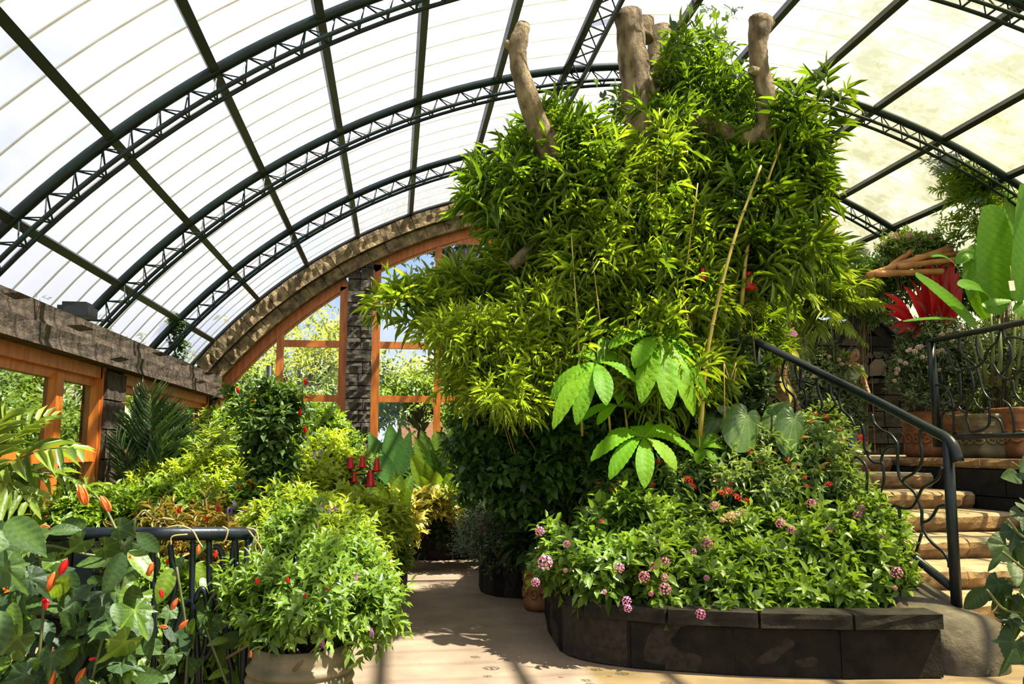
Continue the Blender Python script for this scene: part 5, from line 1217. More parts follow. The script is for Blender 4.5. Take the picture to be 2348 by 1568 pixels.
def heart_leaf(a, b, w):
    """heart-shaped leaf: stalk joins at a, tip at b; curved side veins"""
    L = np.linalg.norm(b - a); d = unit(b - a); n = unit(np.array([.1, -1, .45]) - d * (np.array([.1, -1, .45]) @ d)); s = np.cross(n, d)
    A = np.linspace(-PI, PI, 57); rho = np.where(np.abs(A) < PI * .99, (1 - .55 * np.abs(A) / PI * np.abs(A) / PI) * (1 - .55 * np.exp(-((PI - np.abs(A)) / .35) ** 2)), .12)
    v = [a]; va = [.95]
    for f_ in (.25, .5, .75, 1.0):
        for q, ang in zip(rho, A):
            x, y = q * f_ * math.cos(ang) * L * (1 if abs(ang) < PI / 2 else .62), q * f_ * math.sin(ang) * w * .78
            v.append(a + d * x + s * y + n * (.18 * abs(y) - .9 * y * y / w + .004 * math.cos(ang * 18) - .12 * x * x / L)); va.append(.42 + .3 * max(0, math.cos(ang * 9)) ** 6 + (.3 if abs(ang) < .06 else 0))
    N = len(A); f = [(0, 1 + i, 2 + i) for i in range(N - 1)] + [(1 + k * N + i, 1 + (k + 1) * N + i, 2 + (k + 1) * N + i, 2 + k * N + i) for k in range(3) for i in range(N - 1)]
    return MB().add(v, f, va)
# philodendrons
ph = thing('heart_leaf_plant', 'plant with large glossy heart-shaped leaves below the stair-head post', 'plant', g0(1760, 1080, 7.4, .4))
hb = g0(1760, 1080, 7.4, .4)
for (x0, y0, x1, y1, Y, w) in ((1712, 955, 1690, 1030, 7.9, .30), (1820, 960, 1805, 1040, 7.9, .23), (1770, 935, 1810, 925, 8.1, .12), (1785, 950, 1765, 1010, 8.3, .2), (1640, 960, 1610, 1010, 8.2, .16), (1880, 1050, 1870, 1110, 7.9, .12), (1690, 945, 1650, 935, 8.3, .12)):
    Y -= .75; a = at(x0, y0, Y + .06); b = at(x1, y1, Y - .1); w *= .92; L = b - a; a2 = a - L * .28
    o = add('leaf', heart_leaf(a, b, w), LF['philo'], ph)
    add('petiole', MB().tube(bez(hb, (hb + a) / 2 + (0, 0, .2), a, 6), .009, 6), MT['stem'], o)
# scrolled terracotta pot
def carved_pot(lb_, cat_, c, w, h, mat, squarish=0, scrolls=True):
    t = thing('scrolled_pot', lb_, 'pot', c, 'carved terracotta pots'); rr_ = w / 2
    add('pot_body', MB().lathe([(rr_ * .72, 0), (rr_ * .88, .02 * h), (rr_ * .98, .14 * h), (rr_ * .96, .20 * h), (rr_ * .96, .66 * h), (rr_ * .98, .70 * h), (rr_ * 1.03, .74 * h), (rr_ * .98, .78 * h), (rr_ * 1.02, .82 * h), (rr_ * .98, .86 * h), (rr_ * 1.05, .90 * h), (rr_ * 1.07, .97 * h), (rr_ * 1.02, h), (rr_ * .92, h), (rr_ * .9, .85 * h)], c, 40, sq=squarish), mat, t)
    add('soil', MB().lathe([(rr_ * .88, h * .84), (rr_ * .9, h * .9), (.01, h * .9)], c, 20, sq=squarish), MT['soil'], t)
    q = 8 if not squarish else 12
    for k in range(q):
        a0 = -PI + .2 + k * 2 * PI / q; P = []
        for i in range(22):
            s = i / 21; rad = (1 - s) * .30 * h * .55; th = s * 9; da = rad * math.cos(th) / rr_; z = .42 * h + rad * math.sin(th)
            ca, sa = math.cos(a0 + da), math.sin(a0 + da)
            kk = (abs(ca) ** squarish + abs(sa) ** squarish) ** (-1 / squarish) if squarish else 1
            P.append(V3(c) + (ca * kk * rr_ * .97, sa * kk * rr_ * .97, z))
        add('scroll', MB().tube(P, .014 * h / .4, 5), mat, t)
    return t
carved_pot('scrolled terracotta pot standing between the two dark planters', 'pot', at(1243, 1382, 8.3) * (1, 1, 0), px2m(88, 8.3), .40, MT['terracotta'])
shrub('pot_plant', 'dark broad-leaved plant rising from the scrolled terracotta pot', 'plant', at(1243, 1382, 8.3) * (1, 1, 0) + (0, 0, .36), [(1230, 1240, 35, 40, 8.4), (1215, 1180, 40, 35, 8.6), (1260, 1290, 35, 25, 8.3)], 130, 6, .14, .22, .10, 'dark', seed=63)
cl = clump('peace_lily', 'dark arching broad-leaved plant beside the scrolled pot', g0(1215, 1290, 8.9, .4), [(1145, 1150, 8.8, .22), (1160, 1215, 8.6, .18), (1230, 1130, 9.0, .16), (1270, 1180, 8.9, .16), (1185, 1175, 8.7, .16), (1200, 1250, 8.4, .2), (1180, 1290, 8.4, .18)], .2, 'dark', 'ovate', seed=64, arch=.35)

dt = thing('dry_twigs', 'pale dry twigs standing among the bamboo, right of the palmate leaves', 'twigs', g0(1600, 1000, 7.6, .4))
for P in ([(1600, 850), (1585, 760), (1565, 680)], [(1583, 740), (1568, 722), (1545, 700)], [(1662, 960), (1660, 830)], [(1672, 870), (1661, 835)], [(1675, 870), (1688, 832)], [(1682, 875), (1688, 845)]):
    add('twig', MB().tube(smoothpath([at(x, y, 7.0) for x, y in P], 3), .006, 5), MT['tendril'], dt)
add('twig', MB().tube([g0(1600, 1000, 7.6, .4), at(1600, 850, 7.0)], .008, 5), MT['tendril'], dt)

# ================================================================ RIGHT SIDE
LZ = 1.5
r = np.random.default_rng(71)
# palms by the stair head
pb_ = g0(1840, 1000, 11.4, LZ); pm_ = thing('areca_palm', 'sunlit areca palm with arching yellow-green fronds at the stair head', 'palm', pb_)
for k in range(6):
    q = pb_ + (r.normal(0, .25), r.normal(0, .15), 0); add('cane', MB().tube([q, q + (r.normal(0, .05), 0, 1.2), q + (r.normal(0, .15), 0, 2.0)], [.03, .025, .02], 7), MT['stem'], pm_)
for (x, y, Y, L) in ((1960, 560, 11, .42), (1905, 585, 10.8, .4), (2020, 695, 10.6, .36), (2010, 640, 11, .36), (1880, 770, 10.3, .34), (1850, 840, 10.3, .26), (1945, 700, 10.5, .36), (1740, 560, 11, .5), (1700, 640, 10.8, .4), (1820, 540, 11.2, .5), (1990, 610, 11.2, .38), (1950, 760, 10.4, .28), (1800, 700, 10.4, .4),
                     (1770, 610, 11.2, .45), (1860, 640, 10.8, .42), (1920, 650, 11, .4), (1790, 520, 11.4, .45), (1850, 520, 11.4, .4), (1880, 700, 10.6, .35), (1750, 720, 10.4, .35), (1985, 790, 10.6, .2), (1830, 600, 10.4, .5), (1890, 560, 10.6, .45), (1935, 620, 10.3, .4), (1850, 680, 10.2, .42), (1980, 660, 10.4, .38), (1760, 660, 10.3, .42), (1910, 730, 10.1, .34), (1800, 570, 10.7, .5)):
    e = at(x, y, Y); s = at(1830 + (x - 1830) * .2, 760, 11.3); frond(pm_, s, (s + e) / 2 + (0, 0, .42), e, 24, L, .042, LF['palm'], r, droop=.7, start=.25, ang=58, up=unit((0, -.5, 1)), vee=.15, rach=.010)
fr_t = thing('small_hanging_palm', 'small palm frond sprig above the person', 'palm', g0(1925, 990, 10.9, LZ))
for (x, y) in ((1983, 858), (1940, 815), (1900, 830)):
    s = at(1925, 850, 10.9); e = at(x, y, 10.8); frond(fr_t, s, (s + e) / 2 + (0, 0, .15), e, 12, .17, .025, LF['palm'], r, droop=.6, ang=50, up=(0, -.6, 1))
add('stem', MB().tube([g0(1925, 990, 10.9, LZ), at(1925, 850, 10.9)], .012, 6), MT['stem'], fr_t)
# hairy trunk with orchids
ht = thing('fibrous_stump', 'leaning brown fibrous tree stump hung with orchids behind the stair-head post', 'stump', g0(1800, 1010, 9.9, 1.2))
P = smoothpath([at(1812, 1040, 9.9), at(1800, 950, 9.9), at(1775, 880, 9.9), at(1762, 820, 9.9), at(1752, 780, 10.0)], 5)
add('stump_body', MB().tube(P, np.interp(np.linspace(0, 1, len(P)), [0, .35, .7, 1], [.17, .20, .18, .12]), 16, wob=.06, rng=r), MT['fibre'], ht)
N_ = 500; k = r.integers(0, len(P), N_); Dn = runit(r, N_); PP = P[k] + Dn * (.17, .17, .05); me = leaf_mesh('root_fibre', PP, Dn + np.array([0, 0, -.6]), runit(r, N_), np.full(N_, .12), np.full(N_, .012), 'small', r.random(N_), LF['croton'])
me.materials.clear(); me.materials.append(MT['fibre']); add('root_fibre', me, None, ht, kind='stuff')
orc = thing('orchid', 'purple moth orchid with two sprays of blooms on the fibrous stump', 'orchid', at(1790, 830, 9.6))
for x, y, s in ((1755, 762, 14), (1762, 778, 13), (1745, 770, 10), (1756, 752, 9), (1806, 768, 13), (1790, 770, 9), (1822, 766, 9), (1815, 757, 8)): flower(orc, 'orchid', x, y, 9.4, s, r, 'bloom', tilt=(r.normal(0, .2), r.normal(0, .2), 1))
for P in ([(1790, 830, 9.6), (1775, 800, 9.5), (1757, 765, 9.42)], [(1795, 830, 9.6), (1795, 745, 9.5), (1812, 755, 9.42)]): add('flower_stem', MB().tube(bez(at(*P[0]), at(*P[1]), at(*P[2]), 8), .006, 5), MT['stem'], orc)
for (a, m_, b, w) in (((1800, 800), (1830, 800), (1830, 850), .09), ((1795, 860), (1790, 880), (1800, 900), .08), ((1790, 840), (1760, 830), (1750, 850), .06), ((1805, 880), (1815, 900), (1812, 925), .06)): add('leaf', blade(MB(), at(*a, 9.55), at(*m_, 9.5), at(*b, 9.45), w, 'ovate', 8, 5, up=(0, -1, .4), var=.5), LF['yellow'], orc)
# dark leafy pot planting behind the handrail
shrub('pale_flowered_lantana', 'dark lantana with pale pink heads behind the handrail, left of the person', 'bush', g0(1900, 1000, 10.6, LZ + .5), [(1880, 880, 60, 60, 10.6), (1930, 930, 40, 60, 10.4), (1850, 940, 50, 50, 10.6), (1900, 840, 40, 30, 10.8)], 900, 8, .13, .09, .035, 'greygreen', seed=72)
tl = thing('pale_lantana_heads', 'pale lantana flower heads above the middle of the handrail', 'flower', at(1900, 860, 10.3))
for x, y, s in ((1902, 818, 6), (1924, 825, 6), (1930, 835, 6), (1868, 862, 7), (1870, 905, 6), (1840, 862, 5)): flower(tl, 'palepink', x, y, 10.3, s, r)
carved_pot('square terracotta planter half hidden behind the handrail scrolls', 'pot', g0(1872, 1040, 10.7, LZ), .62, .55, MT['terracotta'], 6)
def lantana_pot(lb_, c, w, h, mat, fol, n, heads, seed):
    carved_pot(lb_, 'pot', c, w, h, mat, 6)
# terrace pots
c1 = g0(2143, 1010, 10.0, LZ - .02); carved_pot('dark terracotta square pot left of the terrace railing post', 'pot', c1, .62, .62, MT['terracotta'], 8)
c2 = g0(2258, 1000, 9.1, LZ - .02); carved_pot('buff square carved pot behind the terrace railing', 'pot', c2, .46, .55, MT['buffpot'], 8)
c3 = g0(2345, 1000, 8.9, LZ - .02); carved_pot('terracotta pot at the right edge holding the banana plant', 'pot', c3, .56, .62, MT['terracotta'], 8)
t, r = shrub('white_lantana_bush', 'dark lantana with pinkish-white heads in the terrace pot', 'bush', c1 + (0, 0, .55),
  [(2110, 820, 50, 55, 9.9), (2160, 800, 60, 50, 9.8), (2090, 860, 45, 50, 9.9), (2150, 880, 60, 50, 9.7), (2220, 830, 60, 60, 9.6), (2300, 830, 60, 60, 9.6), (2120, 770, 40, 30, 10)], 2000, 8, .13, .08, .032, 'greygreen', 'small', seed=73, inner=.35)
for x, y, s in ((2105,797,8),(2112,794,7),(2098,806,8),(2086,802,6),(2080,805,5),(2115,819,7),(2064,828,6),(2076,833,7),(2058,847,8),(2055,856,6),(2051,873,6),(2150,806,7),(2160,803,7),(2168,809,5),(2129,842,6),(2155,848,6),(2160,768,9),(2178,758,8),(2200,748,7),(2182,783,6),(2205,787,6),(2190,795,6),(2130,810,5)): flower(t, 'palepink', x, y, 9.45, s, r)
# cordyline
cb = c1 + (.25, .5, .5); cd = thing('red_cordyline', 'cordyline with a mop of glowing red strap leaves', 'plant', cb); hubc = at(2140, 745, 10.0)
add('stem', MB().tube([cb, hubc], .03, 7), MT['brown_stem'], cd)
for (x, y, dy, w, hx, hy) in ((2115, 588, 0, .15, 2140, 700), (2135, 600, -.1, .15, 2145, 720), (2160, 595, .1, .15, 2155, 700), (2183, 588, 0, .15, 2165, 700), (2198, 615, .1, .14, 2170, 720), (2205, 660, -.1, .13, 2175, 740), (2100, 610, .1, .14, 2135, 720), (2080, 632, 0, .15, 2125, 730), (2072, 655, -.2, .14, 2120, 740),
                              (2025, 672, 0, .12, 2085, 722), (2022, 700, -.1, .15, 2095, 735), (2032, 720, .1, .12, 2095, 742), (2040, 752, -.1, .12, 2100, 742), (2055, 768, -.2, .14, 2110, 745), (2150, 640, -.3, .13, 2150, 740), (2175, 640, -.3, .13, 2160, 740), (2130, 660, -.3, .12, 2140, 740), (2100, 690, -.3, .12, 2130, 745), (2190, 700, -.2, .12, 2165, 745), (2150, 700, -.35, .12, 2152, 760), (2090, 780, -.2, .12, 2125, 750), (2120, 570, .3, .12, 2150, 690)):
    b = at(hx, hy + 8, 10.0); e = at(x, y, 10.0 + dy); add('leaf', blade(MB(), b, (b + e) / 2 + (0, -.05, .10), e, w, 'lance', 10, 5, fold=.2, up=(0, -1, .3), var=float(r.uniform(.1, .9)), twist=float(r.normal(0, .4))), LF['cordy'], cd)
# banana
bb = c3 + (-.1, 0, .5); bn = thing('banana_plant', 'banana plant with huge glowing green paddle leaves at the right edge', 'plant', bb)
for (xa, ya, xb, yb, w, Y) in ((2262, 885, 2235, 745, 13, 8.9), (2290, 885, 2290, 730, 14, 8.8), (2275, 885, 2270, 700, 10, 9.0), (2310, 885, 2330, 700, 11, 8.8), (2330, 885, 2348, 640, 9, 8.7), (2250, 880, 2215, 740, 8, 8.9)):
    P = [at(xa, ya, Y), at((xa + xb) / 2 + 4, (ya + yb) / 2, Y), at(xb, yb, Y)]; add('leaf_stalk', MB().tube(P, [px2m(w, Y) * .5, px2m(w, Y) * .42, px2m(w, Y) * .25], 8), MT['stem'], bn)
for (a, m_, b, w, Y, dY_, up, tw) in (((2238, 750), (2190, 690), (2098, 628), .26, 8.8, -.1, (-.4, -1, .9), 0), ((2278, 720), (2290, 600), (2272, 468), .50, 8.8, .0, (-.15, -1, .1), 0), ((2295, 700), (2330, 560), (2310, 440), .34, 9.1, .1, (.3, -1, .1), 0),
                            ((2235, 745), (2180, 720), (2070, 737), .14, 8.6, -.1, (0, -.4, 1), 0), ((2262, 730), (2215, 640), (2235, 560), .24, 9.0, .2, (-.6, -1, .2), 0), ((2285, 700), (2240, 640), (2205, 660), .30, 8.7, -.3, (-.1, -1, .9), 0),
                            ((2200, 620), (2170, 575), (2135, 588), .16, 9.2, 0, (0, -.7, 1), 0), ((2330, 690), (2362, 560), (2350, 420), .40, 8.6, 0, (.1, -1, 0), 0), ((2330, 720), (2380, 680), (2400, 740), .3, 8.6, -.2, (0, -1, .8), 0), ((2270, 715), (2250, 690), (2320, 690), .16, 8.5, -.1, (0, -.8, 1), 0), ((2250, 600), (2215, 560), (2196, 605), .16, 9.1, 0, (-.5, -1, .4), 0)):
    A = at(*a, Y); M_ = at(*m_, Y - .05); B = at(*b, Y + dY_)
    add('leaf', blade(MB(), A, M_ * 1.0, B, w, 'paddle', 24, 7, fold=.07, pleat=.008, npl=14, up=up, var=float(r.uniform(.3, .6)), rag=.05, rng=r, curl=.08), LF['banana'], bn)
p_ = at(2320, 655, 8.5); t = thing('plant_tag', 'small white tag hanging among the banana leaves', 'tag', p_); add('card', MB().box(p_, (.08, .006, .12), R=frame((1, .1, .1))), MT['white'], t, smooth=False)
add('string', MB().tube([p_ + (0, 0, .05), p_ + (.02, .02, .25)], .003, 4), MT['tendril'], t)
# upper right shrub
t, r = shrub('tall_slender_shrub', 'tall fine-leaved shrub reaching up against the weathered roof, upper right', 'shrub', g0(2290, 900, 9.9, LZ),
  [(2230, 290, 50, 30, 9.6), (2290, 300, 60, 50, 9.7), (2330, 380, 60, 70, 9.7), (2200, 420, 45, 35, 9.6), (2260, 450, 70, 50, 9.6), (2190, 500, 40, 35, 9.7), (2250, 540, 60, 40, 9.7), (2220, 360, 40, 40, 9.6), (2320, 270, 50, 40, 9.7)], 520, 9, .18, .13, .028, 'grass', 'lance', seed=74, inner=.3, nst=30, upw=1.2)
# hillside foliage on the wall top / right back
shrub('creeper', 'dense creeper hanging over the dark wall behind the palms', 'creeper', g0(1950, 690, 12.6, LZ + .05), [(1980, 640, 60, 45, 12.0), (1920, 620, 50, 40, 12.6), (1960, 690, 60, 30, 12.3), (2040, 620, 60, 45, 11.3), (2080, 660, 50, 45, 11.1), (2120, 630, 60, 40, 10.8), (2190, 660, 60, 50, 10.5), (2000, 660, 50, 30, 12.5), (1870, 600, 50, 40, 13), (2000, 715, 50, 22, 12.2)], 1700, 8, .16, .11, .05, 'broad', 'small', seed=75)
t, r = shrub('pink_lantana_on_roof_edge', 'lantana with lilac-pink heads above the log poles', 'bush', g0(2090, 600, 10.3, LZ), [(2070, 560, 35, 22, 10.3), (2110, 570, 40, 25, 10.2), (2050, 580, 25, 18, 10.3), (2150, 565, 25, 22, 10.2)], 420, 8, .12, .09, .035, 'salvia', seed=76, nst=14)
for x, y, s in ((2046, 542, 6), (2054, 536, 6), (2080, 541, 6), (2088, 538, 7), (2108, 561, 5), (2134, 545, 6), (2025, 558, 5), (2060, 546, 5)): flower(t, 'pink', x, y, 10.0, s, r)
t, r = shrub('trailing_thin_vine', 'thin hanging vine with yellowish leaves beside the dark roof panels', 'vine', g0(1890, 600, 10.5, LZ), [(1890, 500, 12, 30, 10.4), (1885, 560, 18, 20, 10.4), (1905, 530, 14, 18, 10.4), (1860, 430, 10, 20, 10.2)], 45, 6, .12, .10, .07, 'yellow', 'heart', seed=77, nst=3, sm=MT['stem'])
# log poles
for i, (a, b, Y, w, lb_) in enumerate((((1990, 632), (2180, 568), 9.9, 9, 'long orange-brown log pole slanting up to the right, uppermost'), ((2010, 628), (2160, 622), 9.8, 8, 'orange-brown log pole lying level below the longest one'), ((2060, 612), (2230, 590), 9.85, 8, 'orange-brown log pole between the slanting and the level one'), ((2100, 590), (2250, 575), 9.95, 7, 'thin orange-brown log pole behind the cordyline top'), ((2015, 632), (2110, 560), 10.0, 7, 'steepest orange-brown log pole, behind the others'))):
    A, B = at(*a, Y), at(*b, Y + .1); P = np.linspace(A, B, 8); add('log_pole', MB().tube(P, px2m(w, Y) * (1 + r.normal(0, .05, 8)), 10, wob=.04, rng=r), MT['log'], label=lb_, cat='pole', group='log poles by the wall top')
# spotlight
p_ = at(1980, 590, 12.2); t = thing('spotlight', 'small grey spotlight on the wall top', 'lamp', p_)
add('housing', MB().box(p_, (.12, .16, .26), R=frame((1, .2, 0))), MT['grey'], t, smooth=False); add('bracket', MB().tube([p_ + (0, 0, -.12), p_ + (.05, 0, -.3)], .02, 6), MT['grey'], t)
# window niche in the dark wall
nw = thing('window_7', None, None, at(2012, 845, 13.6), kind='structure')
pn = lambda x, y: at(x, y, 13.76)
a_, b_ = pn(1992, 868), pn(2032, 822)
add('wooden_shutter', MB().box((a_ + b_) / 2, (b_[0] - a_[0], .06, b_[2] - a_[2])), MT['shutter'], nw, smooth=False)
for k in range(4): add('batten', MB().bar(pn(1998 + 9 * k, 868), pn(1998 + 9 * k, 822), .02, .09), MT['shutter'], nw, smooth=False)
add('brace', MB().bar(pn(1994, 852), pn(2032, 864), .03, .1), MT['log'], nw, smooth=False)
for a, b in (((1984, 872), (2040, 868)), ((1984, 872), (1984, 832)), ((2040, 868), (2036, 830)), ((1984, 832), (2000, 815)), ((2000, 815), (2024, 815)), ((2024, 815), (2036, 830))): add('stone_surround', MB().bar(pn(*a), pn(*b), .06, .14), MT['niche_wall'], nw, smooth=False)
# butterflies
for x, y, s, lb_ in ((1888, 735, 15, 'larger blue butterfly in flight below the palm fronds'), (1932, 737, 9, 'smaller blue butterfly in flight near the dark wall')):
    c = at(x, y, 9.8); k = px2m(s, 9.8); t = thing('butterfly', lb_, 'butterfly', c, 'blue butterflies')
    add('body', MB().tube([c + (-k * .1, -k * .5, 0), c, c + (k * .1, k * .5, 0)], [k * .05, k * .1, k * .03], 6), MT['purlin'], t)
    for sx in (-1, 1):
        for yy, l in ((-.35, 1.0), (.35, .75)):
            e = c + np.array([sx * k * l, yy * k, .35 * k * abs(sx) + .1 * k]); add('wing', blade(MB(), c, (c + e) / 2, e, k * .75, 'obov', 5, 3, up=(0, -.6, 1), var=.6), LF['blue'], t)

# ---------------------------------------------------------------- person stooping on the landing
pz = g0(1945, 1025, 12.0, 1.5)
SK = solid('skin', (.50, .25, .16), (.42, .2, .13), .55); SH = solid('mint_shirt', (.55, .72, .60), (.45, .62, .52), .85); JN = solid('blue_jeans', (.10, .18, .38), (.06, .12, .28), .85); HR = solid('dark_hair', (.03, .02, .015), (.015, .01, .008), .6); SN = solid('white_sneaker', (.75, .75, .72), (.6, .6, .58), .6)
per = thing('person', 'person in a mint shirt and jeans stooping behind the handrail', 'person', pz)
def skin_mesh(name, V, E, Rr, mat, parent, lvl=2):
    me = bpy.data.meshes.new(name); me.from_pydata([tuple(V3(v) - ORG[parent]) for v in V], E, []); o = bpy.data.objects.new(name, me); COL.objects.link(o); o.parent = parent; ORG[o] = ORG[parent]
    sk = o.modifiers.new('s', 'SKIN'); 
    for i, q in enumerate(Rr): me.skin_vertices[0].data[i].radius = (q, q) if np.isscalar(q) else q
    me.skin_vertices[0].data[0].use_root = True
    sb = o.modifiers.new('u', 'SUBSURF'); sb.levels = lvl; sb.render_levels = lvl; sk.use_smooth_shade = True
    me.materials.append(mat); return o
def skv(me):
    if not me.skin_vertices: pass
x0, y0, z0 = pz; hipz = z0 + .90
def pp(dx, dy, dz): return (x0 + dx, y0 + dy, z0 + dz)
Vb = [pp(0, 0, .92), pp(0, -.02, 1.08), pp(.01, -.08, 1.25), pp(.02, -.16, 1.40), pp(-.14, -.15, 1.38), pp(.18, -.16, 1.38), pp(-.19, -.18, 1.14), pp(-.15, -.34, .95), pp(.23, -.18, 1.14), pp(.22, -.32, .92), pp(.02, -.22, 1.48), pp(-.09, 0, .88), pp(.09, 0, .88), pp(-.11, -.06, .50), pp(.11, .02, .50), pp(-.12, .02, .10), pp(.13, .08, .10), pp(-.13, -.05, .05), pp(.14, .0, .05), pp(-.13, -.17, .035), pp(.14, -.12, .035)]
Eb = [(0, 1), (1, 2), (2, 3), (3, 4), (3, 5), (4, 6), (6, 7), (5, 8), (8, 9), (3, 10), (0, 11), (0, 12), (11, 13), (12, 14), (13, 15), (14, 16), (15, 17), (16, 18), (17, 19), (18, 20)]
Rb = [(.13, .10), (.13, .10), (.15, .11), (.13, .09), .06, .06, .042, .03, .042, .03, .05, .085, .085, .055, .055, .038, .038, .04, .04, .025, .025]
def safe_skin(name, V, E, Rr, mat, parent):
    me = bpy.data.meshes.new(name); me.from_pydata([tuple(V3(v) - ORG[parent]) for v in V], E, [])
    o = bpy.data.objects.new(name, me); COL.objects.link(o); o.parent = parent; ORG[o] = ORG[parent]
    bpy.context.view_layer.objects.active = o
    sk = o.modifiers.new('s', 'SKIN'); sk.use_smooth_shade = True
    if not me.skin_vertices:
        try: bpy.ops.mesh.customdata_skin_add()
        except Exception as e: print('skin', e)
    for i, q in enumerate(Rr): me.skin_vertices[0].data[i].radius = (q, q) if np.isscalar(q) else q
    me.skin_vertices[0].data[0].use_root = True
    sb = o.modifiers.new('u', 'SUBSURF'); sb.levels = 2; sb.render_levels = 2
    me.materials.append(mat); return o
safe_skin('body', Vb, Eb, Rb, SK, per)
sh_i = [0, 1, 2, 3, 4, 5, 6, 8]; mp_ = {a: i for i, a in enumerate(sh_i)}
short = [V3(Vb[i]) for i in sh_i]; short[6] = (V3(Vb[4]) + V3(Vb[6])) / 2; short[7] = (V3(Vb[5]) + V3(Vb[8])) / 2
safe_skin('shirt', short, [(mp_[a], mp_[b]) for a, b in Eb if a in mp_ and b in mp_], [(.15, .12), (.145, .115), (.165, .125), (.145, .105), .075, .075, .062, .062], SH, per)
jn_i = [0, 11, 12, 13, 14, 15, 16]; mp_ = {a: i for i, a in enumerate(jn_i)}
safe_skin('jeans', [Vb[i] for i in jn_i], [(mp_[a], mp_[b]) for a, b in Eb if a in mp_ and b in mp_], [(.14, .11), .10, .10, .072, .072, .06, .06], JN, per)
for s_, dy in ((-.13, -.06), (.14, -.01)): add('sneaker', MB().sphere(pp(s_, dy - .02, .045), (.05, .14, .045), 12, 8), SN, per)
hc = V3(pp(.02, -.27, 1.58)); hd = MB(); hd.sphere(hc, (.075, .095, .11), 14, 10); hd.sphere(hc + (0, -.097, -.01), (.013, .02, .022), 8, 6)
for s_ in (-1, 1): hd.sphere(hc + (s_ * .077, .01, -.005), (.012, .02, .03), 8, 6)
h_ = add('head', hd, SK, per)
add('hair', MB().sphere(hc + (0, .018, .022), (.085, .098, .105), 14, 9), HR, per)
for s_ in (-1, 1): add('eye', MB().sphere(hc + (s_ * .03, -.085, .01), .012, 8, 6), SN, h_)
add('mouth', MB().sphere(hc + (0, -.086, -.05), (.025, .008, .006), 8, 5), MT['redplastic'], h_)
for s_, i in ((-1, 7), (1, 9)):
    w_ = V3(Vb[i]); hm_ = MB(); hm_.sphere(w_ + (0, -.04, -.03), (.036, .045, .018), 10, 6)
    for q in range(4): b0 = w_ + ((q - 1.5) * .018, -.07, -.04); hm_.tube([b0, b0 + (0, -.035, -.018), b0 + (0, -.05, -.05 + .006 * abs(q - 1.5))], [.009, .008, .006], 6)
    b0 = w_ + (-s_ * .03, -.03, -.03); hm_.tube([b0, b0 + (-s_ * .025, -.02, -.015), b0 + (-s_ * .03, -.045, -.03)], [.010, .009, .007], 6)
    add('hand', hm_, SK, per)

# ================================================================ VINES, FOREGROUND
# lobed leaf shared meshes
def vine_leaf(seed, lobes=3):
    """three pointed lobes with raised veins and a toothed edge"""
    rr = np.random.default_rng(seed); n = 45; A = np.linspace(-2.55, 2.55, n); pk = [(0, 1.0, .42), (-1.05, .70, .40), (1.05, .70, .40), (-2.1, .40, .5), (2.1, .40, .5)]
    rad = np.array([max(h * max(0, 1 - abs(a - c) / w) ** .8 for c, h, w in pk) for a in A]); rad = np.maximum(rad, .50 + .05 * np.cos(A)) + np.where(np.arange(n) % 2, .018, -.012)
    vein = np.array([min(abs(a - c) for c, h, w in pk) for a in A]); v = [(0, 0, 0)]; va = [.9]
    for f_ in (.33, .68, 1.0):
        for a, q, e in zip(A, rad, vein):
            x, y = q * f_ * math.cos(a), q * f_ * math.sin(a) * .9
            v.append((x, y, -.22 * (x * x + y * y) + .16 * f_ * q * min(e, .4) + rr.normal(0, .006))); va.append(.75 if e < .07 else .28 + rr.normal(0, .04))
    f = [(0, 1 + i, 2 + i) for i in range(n - 1)] + [(1 + k * n + i, 1 + (k + 1) * n + i, 2 + (k + 1) * n + i, 2 + k * n + i) for k in range(2) for i in range(n - 1)]
    return MB().add(v, f, va)
VL = {m: [vine_leaf(s).mesh('vine_leaf', mat=LF[m]) for s in range(3)] for m in ('vine', 'grass', 'dark')}
OV = {m: [blade(MB(), (0, 0, 0), (.5, 0, .05), (1, 0, -.15), .5, 'ovate', 8, 5, fold=.1, pleat=.012, npl=7, up=(0, 0, 1), var=.4).mesh('oval_leaf', mat=LF[m])] for m in ('vine', 'grass', 'dark', 'lantana')}
def put_leaf(parent, px, py, Y, size_px, ang, m='vine', kind='lobed', tilt=None, rr=r):
    """ang: direction of the tip in the picture plane, 0 = right, 90 = down"""
    a = math.radians(ang); d = np.array([math.cos(a), rr.normal(-.15, .4), -math.sin(a)]); n = unit(np.array([rr.normal(0, .6), -1, rr.normal(.6, .6)]))
    d = unit(d - n * (d @ n)); y = np.cross(n, d); R = np.stack([d, y, n], 1); s = px2m(size_px, Y) * (1.25 if kind == 'oval' else 1)
    me = random.choice(VL[m] if kind == 'lobed' else OV[m]); return place('leaf', me, parent, at(px, py, Y), R, (s, s, s))
r = np.random.default_rng(90)
fv = thing('foreground_vine', 'leafy vine with orange buds overgrowing the left foreground railing', 'vine', at(150, 1560, 4.3) * (1, 1, 0))
for P in (
   [(60, 1750, 4.2), (90, 1500, 4.2), (100, 1350, 4.2), (80, 1220, 4.3)], [(0, 1310, 4.1), (90, 1250, 4.2), (230, 1275, 4.3), (300, 1240, 4.4), (310, 1190, 4.4)], [(400, 1750, 4.4), (430, 1500, 4.5), (405, 1300, 4.45)], [(200, 1600, 4.3), (240, 1450, 4.3), (290, 1300, 4.3), (250, 1180, 4.4), (215, 1130, 4.4)], [(520, 1568, 4.4), (470, 1400, 4.5), (560, 1300, 4.5), (585, 1230, 4.5)]): add('vine_stem', MB().tube(smoothpath([at(x, y, Y) for x, y, Y in P], 4), .007, 6), MT['stem'], fv)
